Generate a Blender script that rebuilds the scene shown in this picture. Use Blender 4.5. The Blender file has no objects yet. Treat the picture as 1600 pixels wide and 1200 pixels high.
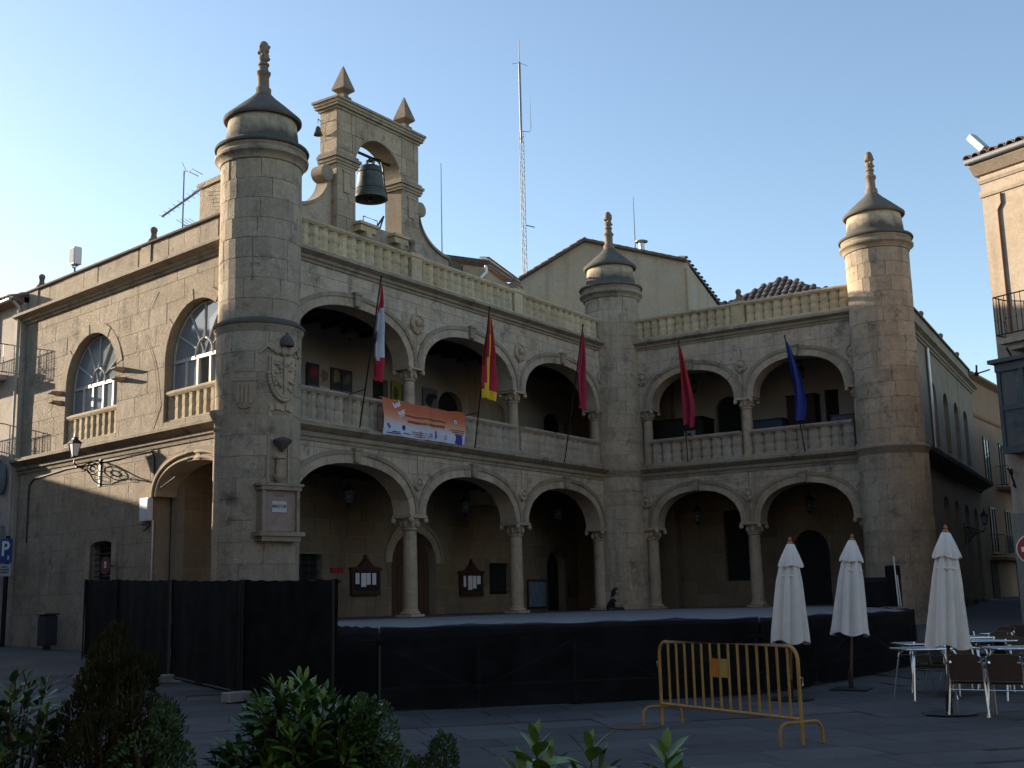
import bpy, bmesh, math, random
from mathutils import Matrix, Vector
R = math.radians
PI = math.pi
random.seed(7)
sc = bpy.context.scene
col = sc.collection

# ------------------------------------------------------------------ camera
EYE = 1.61
FPX = 1843.3
_pi, _ro = R(10.479), R(-1.3268)
FW = Vector((0, math.cos(_pi), math.sin(_pi)))
_up = Vector((0, -math.sin(_pi), math.cos(_pi)))
_rt = Vector((1, 0, 0))
RT = _rt * math.cos(_ro) + _up * math.sin(_ro)
UP = _up * math.cos(_ro) - _rt * math.sin(_ro)
cd = bpy.data.cameras.new('camera')
cam = bpy.data.objects.new('camera', cd)
col.objects.link(cam)
cd.sensor_fit = 'HORIZONTAL'
cd.sensor_width = 36
cd.lens = FPX / 1600 * 36
cd.clip_end = 2000
cam.matrix_world = Matrix(((RT.x, UP.x, -FW.x, 0), (RT.y, UP.y, -FW.y, 0), (RT.z, UP.z, -FW.z, EYE), (0, 0, 0, 1)))
sc.camera = cam

# ------------------------------------------------------------------ light
SUN_AZ, SUN_EL = 152.5, 12.5          # azimuth measured from +x, counter-clockwise
w = bpy.data.worlds.new('World')
sc.world = w
w.use_nodes = True
nt = w.node_tree
sky = nt.nodes.new('ShaderNodeTexSky')
sky.sky_type = 'NISHITA'
sky.sun_disc = False
sky.sun_elevation = R(SUN_EL)
sky.sun_rotation = R(90 - SUN_AZ)
sky.altitude = 600
sky.air_density = 1.0
sky.dust_density = 1.1
sky.ozone_density = 1.3
bg = nt.nodes['Background']
bg.inputs[1].default_value = 0.10
nt.links.new(sky.outputs[0], bg.inputs[0])
sd = bpy.data.lights.new('sun', 'SUN')
sd.energy = 4.4
sd.angle = R(0.55)
sd.color = (1.0, 0.87, 0.69)
sun = bpy.data.objects.new('sun', sd)
col.objects.link(sun)
sdir = Vector((math.cos(R(SUN_AZ)) * math.cos(R(SUN_EL)), math.sin(R(SUN_AZ)) * math.cos(R(SUN_EL)), math.sin(R(SUN_EL))))
sun.rotation_euler = sdir.to_track_quat('Z', 'Y').to_euler()
sun.location = (-30, 30, 40)
vs = sc.view_settings
vs.view_transform = 'Standard'
vs.look = 'None'
vs.exposure = 1.58
vs.gamma = 1.0
vs.use_curve_mapping = False

# ------------------------------------------------------------------ helpers
def ray(u, v):
    return FW + RT * ((u - 800) / FPX) + UP * ((600 - v) / FPX)
def zg(y):
    return min(max((y - 16) * 0.0335, 0), 1.35)
def gnd(u, v):
    z = 0.0
    r = ray(u, v)
    for i in range(60):
        t = (z - EYE) / r.z
        z = zg(r.y * t)
    return Vector((r.x * t, r.y * t, z))
def at(u, v, y):
    r = ray(u, v)
    return Vector((0, 0, EYE)) + r * (y / r.y)
def frame(o, ang, z=0):
    a = R(ang)
    return Matrix(((math.cos(a), -math.sin(a), 0, o[0]), (math.sin(a), math.cos(a), 0, o[1]), (0, 0, 1, z), (0, 0, 0, 1)))
def pxl(M, u, v, off=0.0):
    """pixel -> (x, z) on the plane y = off of frame M"""
    Mi = M.inverted()
    o = Mi @ Vector((0, 0, EYE))
    d = Mi.to_3x3() @ ray(u, v)
    t = (off - o.y) / d.y
    p = o + d * t
    return p.x, p.z
def T(x, y, z, rz=0):
    return Matrix.Translation((x, y, z)) @ Matrix.Rotation(rz, 4, 'Z')
def lerp(a, b, t):
    return a + (b - a) * t

WM = {}
def link(name, data, parent=None, M=None):
    o = bpy.data.objects.new(name, data)
    col.objects.link(o)
    M = M if M is not None else Matrix.Identity(4)
    WM[o.name] = M
    if parent is not None:
        o.parent = parent
        o.matrix_basis = WM[parent.name].inverted() @ M
    else:
        o.matrix_basis = M
    return o
def tag(o, label=None, cat=None, group=None, kind=None):
    if label: o['label'] = label
    if cat: o['category'] = cat
    if group: o['group'] = group
    if kind: o['kind'] = kind
    return o
def thing(name, label, cat, M=None, group=None):
    o = link(name, None, None, M)
    o.empty_display_size = 0.3
    return tag(o, label, cat, group)
def copy_thing(src, M, label=None, group=None):
    c = src.copy()
    col.objects.link(c)
    WM[c.name] = M
    c.matrix_basis = M
    if label: c['label'] = label
    if group: c['group'] = group
    for ch in list(src.children):
        k = ch.copy()
        col.objects.link(k)
        k.parent = c
        for g in list(ch.children):
            h = g.copy()
            col.objects.link(h)
            h.parent = k
    return c

class MB:
    def __init__(s):
        s.v = []; s.f = []; s.t = []; s.tone = 0.5
    def add(s, vs_, fs_):
        n = len(s.v)
        s.v += [tuple(p) for p in vs_]
        s.f += [tuple(i + n for i in f) for f in fs_]
        s.t += [s.tone] * len(fs_)
        return s
    def box(s, x0, x1, y0, y1, z0, z1):
        return s.add([(x0, y0, z0), (x1, y0, z0), (x1, y1, z0), (x0, y1, z0), (x0, y0, z1), (x1, y0, z1), (x1, y1, z1), (x0, y1, z1)],
                     [(0, 3, 2, 1), (4, 5, 6, 7), (0, 1, 5, 4), (1, 2, 6, 5), (2, 3, 7, 6), (3, 0, 4, 7)])
    def cbox(s, x0, x1, y0, y1, z0, z1, c=0.01):
        """box with chamfered vertical and top edges"""
        n = len(s.v)
        def ring(i, z):
            return [(x0 + i, y0 + c, z), (x0 + i + 0, y1 - c, z), (x0 + c, y1 - i, z), (x1 - c, y1 - i, z), (x1 - i, y1 - c, z), (x1 - i, y0 + c, z), (x1 - c, y0 + i, z), (x0 + c, y0 + i, z)]
        a = ring(0, z0); b = ring(0, z1 - c); k = ring(c, z1)
        vs_ = a + b + k
        fs_ = [tuple(range(8))]
        for j in range(8):
            q = (j + 1) % 8
            fs_.append((q, j, 8 + j, 8 + q)); fs_.append((8 + q, 8 + j, 16 + j, 16 + q))
        fs_.append(tuple(16 + i for i in reversed(range(8))))
        return s.add(vs_, fs_)
    def prism(s, poly, y0, y1):
        n = len(poly)
        vs_ = [(x, y0, z) for x, z in poly] + [(x, y1, z) for x, z in poly]
        fs_ = [tuple(range(n)), tuple(reversed(range(n, 2 * n)))]
        fs_ += [(i, i + n, (i + 1) % n + n, (i + 1) % n) for i in range(n)]
        return s.add(vs_, fs_)
    def zprism(s, poly, z0, z1):
        n = len(poly)
        vs_ = [(x, y, z0) for x, y in poly] + [(x, y, z1) for x, y in poly]
        fs_ = [tuple(reversed(range(n))), tuple(range(n, 2 * n))]
        fs_ += [(i, (i + 1) % n, (i + 1) % n + n, i + n) for i in range(n)]
        return s.add(vs_, fs_)
    def block(s, poly, yb, yf, ch=0.007):
        """stone: outline poly (x,z) at yb, front at yf with a chamfered arris"""
        n = len(poly)
        cx = sum(p[0] for p in poly) / n; cz = sum(p[1] for p in poly) / n
        def ins(p):
            dx, dz = cx - p[0], cz - p[1]
            return (p[0] + (ch if dx > 0 else -ch) * min(1, abs(dx) / (2 * ch)), p[1] + (ch if dz > 0 else -ch) * min(1, abs(dz) / (2 * ch)))
        q = [ins(p) for p in poly]
        vs_ = [(x, yb, z) for x, z in poly] + [(x, lerp(yf, yb, 0.45), z) for x, z in poly] + [(x, yf, z) for x, z in q]
        fs_ = []
        for k in (0, n):
            fs_ += [(k + i, k + (i + 1) % n, k + (i + 1) % n + n, k + i + n) for i in range(n)]
        fs_.append(tuple(range(2 * n, 3 * n)))
        return s.add(vs_, fs_)
    def lathe(s, prof, seg=16, cx=0, cy=0, a0=0, a1=2 * PI, cz=0):
        full = abs(a1 - a0 - 2 * PI) < 1e-6
        m = seg if full else seg + 1
        vs_ = []
        for r, z in prof:
            for k in range(m):
                a = a0 + (a1 - a0) * k / seg
                vs_.append((cx + r * math.cos(a), cy + r * math.sin(a), z + cz))
        fs_ = []
        for j in range(len(prof) - 1):
            for k in range(seg):
                k2 = (k + 1) % m
                fs_.append((j * m + k, j * m + k2, (j + 1) * m + k2, (j + 1) * m + k))
        if full:
            if prof[0][0] > 1e-4: fs_.append(tuple(reversed(range(m))))
            if prof[-1][0] > 1e-4: fs_.append(tuple((len(prof) - 1) * m + k for k in range(m)))
        return s.add(vs_, fs_)
    def tube(s, pts, r, seg=8, cap=True, r2=None):
        pts = [Vector(p) for p in pts]
        n = len(pts)
        ref = None
        vs_ = []
        for i, p in enumerate(pts):
            d = (pts[min(i + 1, n - 1)] - pts[max(i - 1, 0)]).normalized()
            if ref is None:
                ref = Vector((0, 0, 1)) if abs(d.z) < 0.9 else Vector((1, 0, 0))
            x = d.cross(ref).normalized(); y = d.cross(x).normalized(); ref = -y if False else ref
            rr = r if r2 is None else lerp(r, r2, i / max(1, n - 1))
            for k in range(seg):
                a = 2 * PI * k / seg
                vs_.append(p + x * (rr * math.cos(a)) + y * (rr * math.sin(a)))
        fs_ = [(i * seg + k, i * seg + (k + 1) % seg, (i + 1) * seg + (k + 1) % seg, (i + 1) * seg + k) for i in range(n - 1) for k in range(seg)]
        if cap:
            fs_ += [tuple(reversed(range(seg))), tuple((n - 1) * seg + k for k in range(seg))]
        return s.add(vs_, fs_)
    def ball(s, c, r, seg=12, rings=8, sz=1.0):
        prof = [(max(1e-5, r * math.sin(PI * i / rings)), -r * sz * math.cos(PI * i / rings)) for i in range(rings + 1)]
        return s.lathe(prof, seg, c[0], c[1], cz=c[2])
    def xf(s, fn, i0=0):
        s.v[i0:] = [tuple(fn(p)) for p in s.v[i0:]]
        return s
    def mesh(s, name, mat, smooth=None):
        me = bpy.data.meshes.new(name)
        me.from_pydata(s.v, [], s.f)
        if mat: me.materials.append(mat)
        if len(set(s.t)) > 1:
            at_ = me.attributes.new('tone', 'FLOAT', 'FACE')
            at_.data.foreach_set('value', s.t)
        if smooth is not None:
            me.polygons.foreach_set('use_smooth', [True] * len(me.polygons))
            if smooth > 0: me.set_sharp_from_angle(angle=R(smooth))
        me.update()
        return me
    def build(s, name, mat, parent=None, M=None, smooth=None, kind=None):
        o = link(name, s.mesh(name, mat, smooth), parent, M)
        if kind: o['kind'] = kind
        return o

def text_mesh(body, size, mat, name='lettering', bold=0.0, ext=0.002, align='CENTER'):
    cu = bpy.data.curves.new(name, 'FONT')
    cu.body = body; cu.size = size; cu.align_x = align; cu.align_y = 'CENTER'; cu.offset = bold; cu.extrude = ext; cu.resolution_u = 3
    to = bpy.data.objects.new('tmp_text', cu)
    col.objects.link(to)
    bpy.context.view_layer.update()
    me = bpy.data.meshes.new_from_object(to.evaluated_get(bpy.context.evaluated_depsgraph_get()))
    bpy.data.objects.remove(to)
    me.name = name
    me.materials.clear()
    me.materials.append(mat)
    return me
UPR = Matrix.Rotation(PI / 2, 4, 'X')     # text plane (xy) -> upright plane (xz) facing -y

# ------------------------------------------------------------------ materials
def newmat(name):
    m = bpy.data.materials.new(name)
    m.use_nodes = True
    n = m.node_tree.nodes; l = m.node_tree.links
    return m, n, l, n['Principled BSDF']
def nd(n, t, **k):
    x = n.new(t)
    for a, b in k.items(): setattr(x, a, b)
    return x
def plain(name, c, rough=0.6, metal=0.0, var=0.12, scale=9.0, bump=0.0, bscale=40.0, spec=0.5, rnd=0.0, coat=0.0):
    m, n, l, b = newmat(name)
    geo = nd(n, 'ShaderNodeNewGeometry')
    no = nd(n, 'ShaderNodeTexNoise'); no.inputs['Scale'].default_value = scale; no.inputs['Detail'].default_value = 4
    l.new(geo.outputs['Position'], no.inputs['Vector'])
    ma = nd(n, 'ShaderNodeMapRange'); ma.inputs[1].default_value = 0.25; ma.inputs[2].default_value = 0.75
    ma.inputs[3].default_value = 1 - var; ma.inputs[4].default_value = 1 + var
    l.new(no.outputs[0], ma.inputs[0])
    val = ma.outputs[0]
    if rnd:
        oi = nd(n, 'ShaderNodeObjectInfo')
        mr = nd(n, 'ShaderNodeMapRange'); mr.inputs[3].default_value = 1 - rnd; mr.inputs[4].default_value = 1 + rnd
        l.new(oi.outputs['Random'], mr.inputs[0])
        mm = nd(n, 'ShaderNodeMath', operation='MULTIPLY')
        l.new(val, mm.inputs[0]); l.new(mr.outputs[0], mm.inputs[1]); val = mm.outputs[0]
    hv = nd(n, 'ShaderNodeVectorMath', operation='SCALE')
    hv.inputs[0].default_value = c[:3]
    l.new(val, hv.inputs['Scale'])
    l.new(hv.outputs[0], b.inputs['Base Color'])
    b.inputs['Roughness'].default_value = rough
    b.inputs['Metallic'].default_value = metal
    b.inputs['Specular IOR Level'].default_value = spec
    if bump:
        n2 = nd(n, 'ShaderNodeTexNoise'); n2.inputs['Scale'].default_value = bscale; n2.inputs['Detail'].default_value = 5
        l.new(geo.outputs['Position'], n2.inputs['Vector'])
        bp = nd(n, 'ShaderNodeBump'); bp.inputs['Strength'].default_value = bump; bp.inputs['Distance'].default_value = 0.02
        l.new(n2.outputs[0], bp.inputs['Height']); l.new(bp.outputs[0], b.inputs['Normal'])
    return m
def stone(name, c, dark=(0.07, 0.065, 0.058), warm=None, stain=0.35, rnd=0.16, bump=0.5, bdist=0.03, streak=0.3, rough=0.9, mscale=1.0, lime=0.0):
    """weathered ashlar: mottled colour, dark stain patches, run-off streaks, per-stone tone, pitted relief"""
    m, n, l, b = newmat(name)
    geo = nd(n, 'ShaderNodeNewGeometry')
    P = geo.outputs['Position']
    warm = warm or (c[0] * 0.98, c[1] * 0.90, c[2] * 0.80)
    def noise(scale, detail=5, rough_=0.6, vec=None):
        x = nd(n, 'ShaderNodeTexNoise'); x.inputs['Scale'].default_value = scale; x.inputs['Detail'].default_value = detail; x.inputs['Roughness'].default_value = rough_
        l.new(vec or P, x.inputs['Vector']); return x.outputs[0]
    def rng(x, a, b_, c_=0.0, d=1.0):
        k = nd(n, 'ShaderNodeMapRange'); k.inputs[1].default_value = a; k.inputs[2].default_value = b_; k.inputs[3].default_value = c_; k.inputs[4].default_value = d
        l.new(x, k.inputs[0]); return k.outputs[0]
    def mix(fac, a, b_):
        k = nd(n, 'ShaderNodeMix', data_type='RGBA')
        l.new(fac, k.inputs[0]) if not isinstance(fac, float) else setattr(k.inputs[0], 'default_value', fac)
        for s_, q in ((6, a), (7, b_)):
            if isinstance(q, tuple): k.inputs[s_].default_value = (*q, 1)
            else: l.new(q, k.inputs[s_])
        return k.outputs[2]
    base = mix(rng(noise(0.55 * mscale, 5, .65), 0.38, 0.62), c, warm)
    base = mix(rng(noise(0.9 * mscale, 10, 0.8), 0.44, 0.62, 0.0, 0.55 if stain > .35 else .25), base, tuple(x * 0.52 for x in c))
    base = mix(rng(noise(2.3 * mscale, 10, 0.8), 0.54, 0.66, 0.0, 0.5 if stain > .35 else .2), base, tuple(min(.64, x * 1.28 + .02) for x in c))
    base = mix(rng(noise(9 * mscale, 8, 0.78), 0.42, 0.68, 0.0, 0.5), base, tuple(x * 0.5 for x in c))
    base = mix(rng(noise(26 * mscale, 6, 0.8), 0.50, 0.70, 0.0, 0.45), base, tuple(min(.6, x * 1.35) for x in c))
    st = nd(n, 'ShaderNodeVectorMath', operation='MULTIPLY'); st.inputs[1].default_value = (2.6, 2.6, 0.22); l.new(P, st.inputs[0])
    base = mix(rng(noise(1.0, 4, 0.6, st.outputs[0]), 0.52, 0.74, 0.0, streak), base, dark)
    base = mix(rng(noise(1.5 * mscale, 9, 0.78), 0.53, 0.68, 0.0, stain), base, dark)
    if lime: base = mix(rng(noise(1.1, 8, 0.75), 0.56, 0.64, 0.0, lime), base, (0.60, 0.56, 0.50))
    oi = nd(n, 'ShaderNodeObjectInfo'); ta = nd(n, 'ShaderNodeAttribute', attribute_name='tone')
    sm = nd(n, 'ShaderNodeMath', operation='ADD'); l.new(oi.outputs['Random'], sm.inputs[0]); l.new(ta.outputs['Fac'], sm.inputs[1])
    fr = nd(n, 'ShaderNodeMath', operation='FRACT'); l.new(sm.outputs[0], fr.inputs[0])
    sv = nd(n, 'ShaderNodeVectorMath', operation='SCALE'); l.new(base, sv.inputs[0]); l.new(rng(fr.outputs[0], 0, 1, 1 - rnd, 1 + rnd), sv.inputs['Scale'])
    l.new(sv.outputs[0], b.inputs['Base Color'])
    b.inputs['Roughness'].default_value = rough
    b.inputs['Specular IOR Level'].default_value = 0.2
    if bump:
        h = nd(n, 'ShaderNodeMath', operation='ADD'); l.new(noise(19 * mscale, 9, 0.8), h.inputs[0])
        vo = nd(n, 'ShaderNodeTexVoronoi'); vo.inputs['Scale'].default_value = 27 * mscale; l.new(P, vo.inputs['Vector'])
        l.new(rng(vo.outputs[0], 0, 0.45, 0, 0.22), h.inputs[1])
        bp = nd(n, 'ShaderNodeBump'); bp.inputs['Strength'].default_value = bump; bp.inputs['Distance'].default_value = bdist
        l.new(h.outputs[0], bp.inputs['Height']); l.new(bp.outputs[0], b.inputs['Normal'])
    return m
def emis(name, c, s):
    m, n, l, b = newmat(name)
    b.inputs['Base Color'].default_value = (*c, 1); b.inputs['Emission Color'].default_value = (*c, 1); b.inputs['Emission Strength'].default_value = s
    return m
def glass(name, c=(0.03, 0.04, 0.05), alpha=0.75, ior=1.9, rough=0.03):
    m, n, l, b = newmat(name)
    b.inputs['Base Color'].default_value = (*c, 1); b.inputs['Roughness'].default_value = rough; b.inputs['IOR'].default_value = ior
    tr = nd(n, 'ShaderNodeBsdfTransparent'); mx = nd(n, 'ShaderNodeMixShader'); mx.inputs[0].default_value = alpha
    l.new(tr.outputs[0], mx.inputs[1]); l.new(b.outputs[0], mx.inputs[2]); l.new(mx.outputs[0], n['Material Output'].inputs[0])
    return m

S_GOLD = stone('golden_ashlar', (0.54, 0.435, 0.325), stain=0.8, bump=0.95, bdist=0.07, rnd=.10, lime=.25)
S_SIDE = stone('side_ashlar', (0.49, 0.405, 0.31), stain=0.6, rnd=0.05, bump=1.0, bdist=0.085, streak=0.3, lime=.2)
S_FRONT = stone('front_ashlar', (0.57, 0.46, 0.35), stain=0.8, rnd=0.07, bump=0.8, bdist=.05, streak=0.35, lime=.45)
S_ARCH = stone('arch_stone', (0.46, 0.365, 0.265), stain=0.55, rnd=0.10, bump=0.3, streak=0.15)
S_BAL = stone('pale_baluster_stone', (0.54, 0.435, 0.285), stain=0.5, rnd=0.12, bump=0.2, streak=0.2)
S_BALC = stone('grey_baluster_stone', (0.41, 0.345, 0.27), stain=0.5, rnd=0.10, bump=0.2, streak=0.2)
S_MOULD = stone('moulding_stone', (0.33, 0.275, 0.205), stain=0.85, rnd=0.08, bump=0.4, streak=0.4)
S_LICH = stone('lichen_stone', (0.125, 0.11, 0.09), warm=(0.10, 0.095, 0.085), stain=0.6, rnd=0.1, bump=0.6, streak=0.5)
S_FIN = stone('finial_stone', (0.24, 0.19, 0.145), stain=0.6, rnd=0.05, bump=0.6, streak=0.4, mscale=2)
S_MORT = stone('mortar', (0.31, 0.26, 0.195), stain=0.3, rnd=0.0, bump=0.3)
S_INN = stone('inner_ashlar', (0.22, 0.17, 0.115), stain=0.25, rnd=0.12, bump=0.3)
S_FLOOR = stone('paving_granite', (0.085, 0.085, 0.09), warm=(0.075, 0.075, 0.077), dark=(0.035, 0.035, 0.038), stain=0.7, rnd=0.22, bump=0.25, bdist=0.008, streak=0.0, rough=0.75)
S_JOINT = plain('paving_joint', (0.075, 0.075, 0.078), 0.9)
PLAST = plain('gallery_plaster', (0.36, 0.32, 0.27), 0.9, var=0.08, scale=2, bump=0.1)
WOOD_D = plain('dark_ceiling_wood', (0.035, 0.024, 0.018), 0.8, var=0.3)
WOOD_R = plain('brown_door_wood', (0.075, 0.035, 0.02), 0.6, var=0.3, scale=20)
WOOD_B = plain('board_wood', (0.05, 0.022, 0.014), 0.5, var=0.2)
IRON = plain('black_iron', (0.02, 0.02, 0.022), 0.5, metal=0.6, var=0.3)
VOID = plain('dark_room', (0.012, 0.012, 0.014), 0.9)  # near-black colour standing in for unlit rooms and doorways
PAPER = plain('white_paper', (0.7, 0.72, 0.74), 0.8, var=0.05)
WHITE = plain('white_paint', (0.72, 0.70, 0.66), 0.5, var=0.06)
GLASS = glass('window_glass', (.10, .11, .12), .8, 2.2)
CLEAR = glass('lantern_glass', (0.12, 0.13, 0.14), 0.35, 1.5, 0.1)
def add_zstain(m, z0, z1, c=(.075, .068, .058), k=.35):
    """lichen growing up from a ledge: full below z0, none above z1, ragged edge"""
    n = m.node_tree.nodes; l = m.node_tree.links; b = n['Principled BSDF']; src = b.inputs['Base Color'].links[0].from_socket
    geo = nd(n, 'ShaderNodeNewGeometry'); sx = nd(n, 'ShaderNodeSeparateXYZ'); l.new(geo.outputs['Position'], sx.inputs[0])
    no = nd(n, 'ShaderNodeTexNoise'); no.inputs['Scale'].default_value = 2.6; no.inputs['Detail'].default_value = 7; l.new(geo.outputs['Position'], no.inputs['Vector'])
    ma = nd(n, 'ShaderNodeMath', operation='MULTIPLY_ADD'); l.new(no.outputs[0], ma.inputs[0]); ma.inputs[1].default_value = k * 2; l.new(sx.outputs[2], ma.inputs[2])
    mr = nd(n, 'ShaderNodeMapRange'); mr.inputs[1].default_value = z0 + k; mr.inputs[2].default_value = z1 + k; mr.inputs[3].default_value = .92; mr.inputs[4].default_value = 0
    l.new(ma.outputs[0], mr.inputs[0])
    mx = nd(n, 'ShaderNodeMix', data_type='RGBA'); l.new(mr.outputs[0], mx.inputs[0]); l.new(src, mx.inputs[6]); mx.inputs[7].default_value = (*c, 1)
    l.new(mx.outputs[2], b.inputs['Base Color'])
    return m
S_DRUM = add_zstain(stone('lantern_drum_stone', (0.50, 0.43, 0.32), stain=.4, rnd=0, bump=.8, bdist=.05), 13.40, 13.72)
TILE = plain('clay_tile', (0.20, 0.125, 0.09), 0.85, var=0.35, scale=6, bump=0.3, rnd=0.35)
TILE_D = plain('dark_clay_tile', (0.085, 0.065, 0.058), 0.9, var=0.4, scale=6, bump=0.3, rnd=0.4)
METAL = plain('galvanised_steel', (0.42, 0.43, 0.44), 0.4, metal=0.8)

# ------------------------------------------------------------------ frames of the place
F1 = frame((-6.5235, 28.4536), 55.133)      # long front: x right along the wall, y into the wall
F2 = frame((3.7753, 43.235), -33.259)       # short front
O0 = (-6.5235 + 12.1 * math.cos(R(137.854)), 28.4536 + 12.1 * math.sin(R(137.854)))
F0 = frame(O0, -42.146)                     # sunlit side
F3 = frame((12.4467, 37.5479), 61.65)       # side along the street
T1 = Vector((-6.29, 28.75, 0)); T2 = Vector((3.81, 43.2, 0)); T3 = Vector((12.14, 37.6, 0))
FLOOR = 1.27
# ================================================================== ground
g = MB()
ys = [-300, -20, 16, 26, 36, 46, 56.3, 120, 500]
for a, b in zip(ys[:-1], ys[1:]):
    xs = [-400, -40, 0, 40, 400]
    for c, d in zip(xs[:-1], xs[1:]):
        g.add([(c, a, zg(a) - 0.02), (d, a, zg(a) - 0.02), (d, b, zg(b) - 0.02), (c, b, zg(b) - 0.02)], [(0, 1, 2, 3)])
def ground_mat():
    m, n, l, b = newmat('plaza_ground')
    geo = nd(n, 'ShaderNodeNewGeometry')
    mp = nd(n, 'ShaderNodeMapping'); mp.inputs['Rotation'].default_value = (0, 0, R(-14)); l.new(geo.outputs['Position'], mp.inputs[0])
    br = nd(n, 'ShaderNodeTexBrick'); br.inputs['Scale'].default_value = 1.0
    br.inputs['Brick Width'].default_value = 1.2; br.inputs['Row Height'].default_value = 0.8; br.inputs['Mortar Size'].default_value = 0.012
    br.inputs['Color1'].default_value = (0.08, 0.08, 0.084, 1); br.inputs['Color2'].default_value = (0.07, 0.07, 0.073, 1); br.inputs['Mortar'].default_value = (0.035, 0.035, 0.035, 1)
    l.new(mp.outputs[0], br.inputs['Vector'])
    no = nd(n, 'ShaderNodeTexNoise'); no.inputs['Scale'].default_value = 1.3; no.inputs['Detail'].default_value = 8; l.new(geo.outputs['Position'], no.inputs['Vector'])
    mr = nd(n, 'ShaderNodeMapRange'); mr.inputs[1].default_value = 0.3; mr.inputs[2].default_value = 0.75; mr.inputs[3].default_value = 0.65; mr.inputs[4].default_value = 1.15
    l.new(no.outputs[0], mr.inputs[0])
    sv = nd(n, 'ShaderNodeVectorMath', operation='SCALE'); l.new(br.outputs[0], sv.inputs[0]); l.new(mr.outputs[0], sv.inputs['Scale']); l.new(sv.outputs[0], b.inputs['Base Color'])
    b.inputs['Roughness'].default_value = 0.8
    return m
ground = tag(g.build('ground', ground_mat()), kind='structure')
# paving slabs near the camera
SLW, SLD = 1.2, 0.8
slab_me = [MB().cbox(0.008, SLW * k - 0.008, 0.008, SLD - 0.008, -0.03, 0, 0.006).mesh('paving_slab', S_FLOOR) for k in (1.0, 0.72)]
SR = Matrix.Rotation(R(14), 4, 'Z')
cnt = 0
for j in range(2, 36):
    x = -12 - (j % 2) * 0.55
    while x < 16:
        k = 0 if random.random() < 0.72 else 1
        wdt = SLW if k == 0 else SLW * 0.72
        p = SR @ Vector((x + wdt / 2, j * SLD, 0))
        d = p - Vector((0, 0, EYE)); uu = 800 + FPX * d.dot(RT) / max(0.1, d.dot(FW)); vv = 600 - FPX * d.dot(UP) / max(.1, d.dot(FW))
        ok = -60 < uu < 1660 and vv < 1260 and p.y < 25
        if p.y > 19 and uu < 1420 and not (uu < 330): ok = False
        if p.y > 18.4 and -2 < p.x < 4.5: ok = False
        if ok and cnt < 300:
            q = SR @ Vector((x, j * SLD, 0))
            tilt = Matrix.Rotation(math.atan(0.0335) if p.y > 16 else 0, 4, 'X')
            M = Matrix.Translation((q.x, q.y, zg(q.y) + random.uniform(-.0012, .0012) + 0.001)) @ tilt @ SR
            link('paving_slab', slab_me[k], ground, M); cnt += 1
        x += wdt

# ================================================================== town hall
HALL = thing('town_hall', 'golden stone town hall with arcades, round corner towers and a bell gable', 'building', T(T1.x, T1.y, zg(T1.y)))
def mould(name, M, x0, x1, prof, mat, parent=HALL):
    """profile [(y,z)...] swept along x"""
    m = MB(); n = len(prof)
    m.add([(x0, y, z) for y, z in prof] + [(x1, y, z) for y, z in prof],
          [tuple(range(n)), tuple(reversed(range(n, 2 * n)))] + [(i, i + n, (i + 1) % n + n, (i + 1) % n) for i in range(n)])
    return m.build(name, mat, parent, M)
def opening_rect(xa, xb, zb, zt):
    return dict(xa=xa, xb=xb, zb=zb, top=lambda x: zt)
def opening_arch(cx, a, zs, b, zb, n=2.0):
    return dict(xa=cx - a, xb=cx + a, zb=zb, top=lambda x: zs + b * max(0.0, 1 - min(1, abs((x - cx) / a)) ** n) ** (1 / n))
def wall_core(m, x0, x1, z0, z1, ops, y0, y1):
    xs = {x0, x1}
    for o in ops:
        for i in range(25):
            t = 0.5 - 0.5 * math.cos(PI * i / 24)
            xs.add(min(max(lerp(o['xa'], o['xb'], t), x0), x1))
    xs = sorted(xs)
    def q(a, b, c, d): m.add([a, b, c, d], [(0, 1, 2, 3)])
    for a, b in zip(xs[:-1], xs[1:]):
        if b - a < 1e-6: continue
        mid = (a + b) / 2
        o = next((o for o in ops if o['xa'] - 1e-6 < mid < o['xb'] + 1e-6), None)
        if o is None:
            segs = [(z0, z0, z1, z1)]
        else:
            ta, tb = o['top'](a), o['top'](b)
            segs = []
            if o['zb'] > z0: segs.append((z0, z0, o['zb'], o['zb'])); q((a, y0, o['zb']), (b, y0, o['zb']), (b, y1, o['zb']), (a, y1, o['zb']))
            if min(ta, tb) < z1: segs.append((min(ta, z1), min(tb, z1), z1, z1)); q((a, y0, ta), (a, y1, ta), (b, y1, tb), (b, y0, tb))
        for sa, sb, ea, eb in segs:
            q((a, y0, sa), (b, y0, sb), (b, y0, eb), (a, y0, ea)); q((b, y1, sb), (a, y1, sa), (a, y1, ea), (b, y1, eb))
    for o in ops:
        for x in (o['xa'], o['xb']):
            zt = o['top'](x)
            if zt > max(o['zb'], z0): q((x, y0, max(o['zb'], z0)), (x, y1, max(o['zb'], z0)), (x, y1, zt), (x, y0, zt))
    q((x0, y0, z1), (x1, y0, z1), (x1, y1, z1), (x0, y1, z1))
    for x in (x0, x1): q((x, y0, z0), (x, y1, z0), (x, y1, z1), (x, y0, z1))
    return m
BLOCKS = [0]
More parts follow.
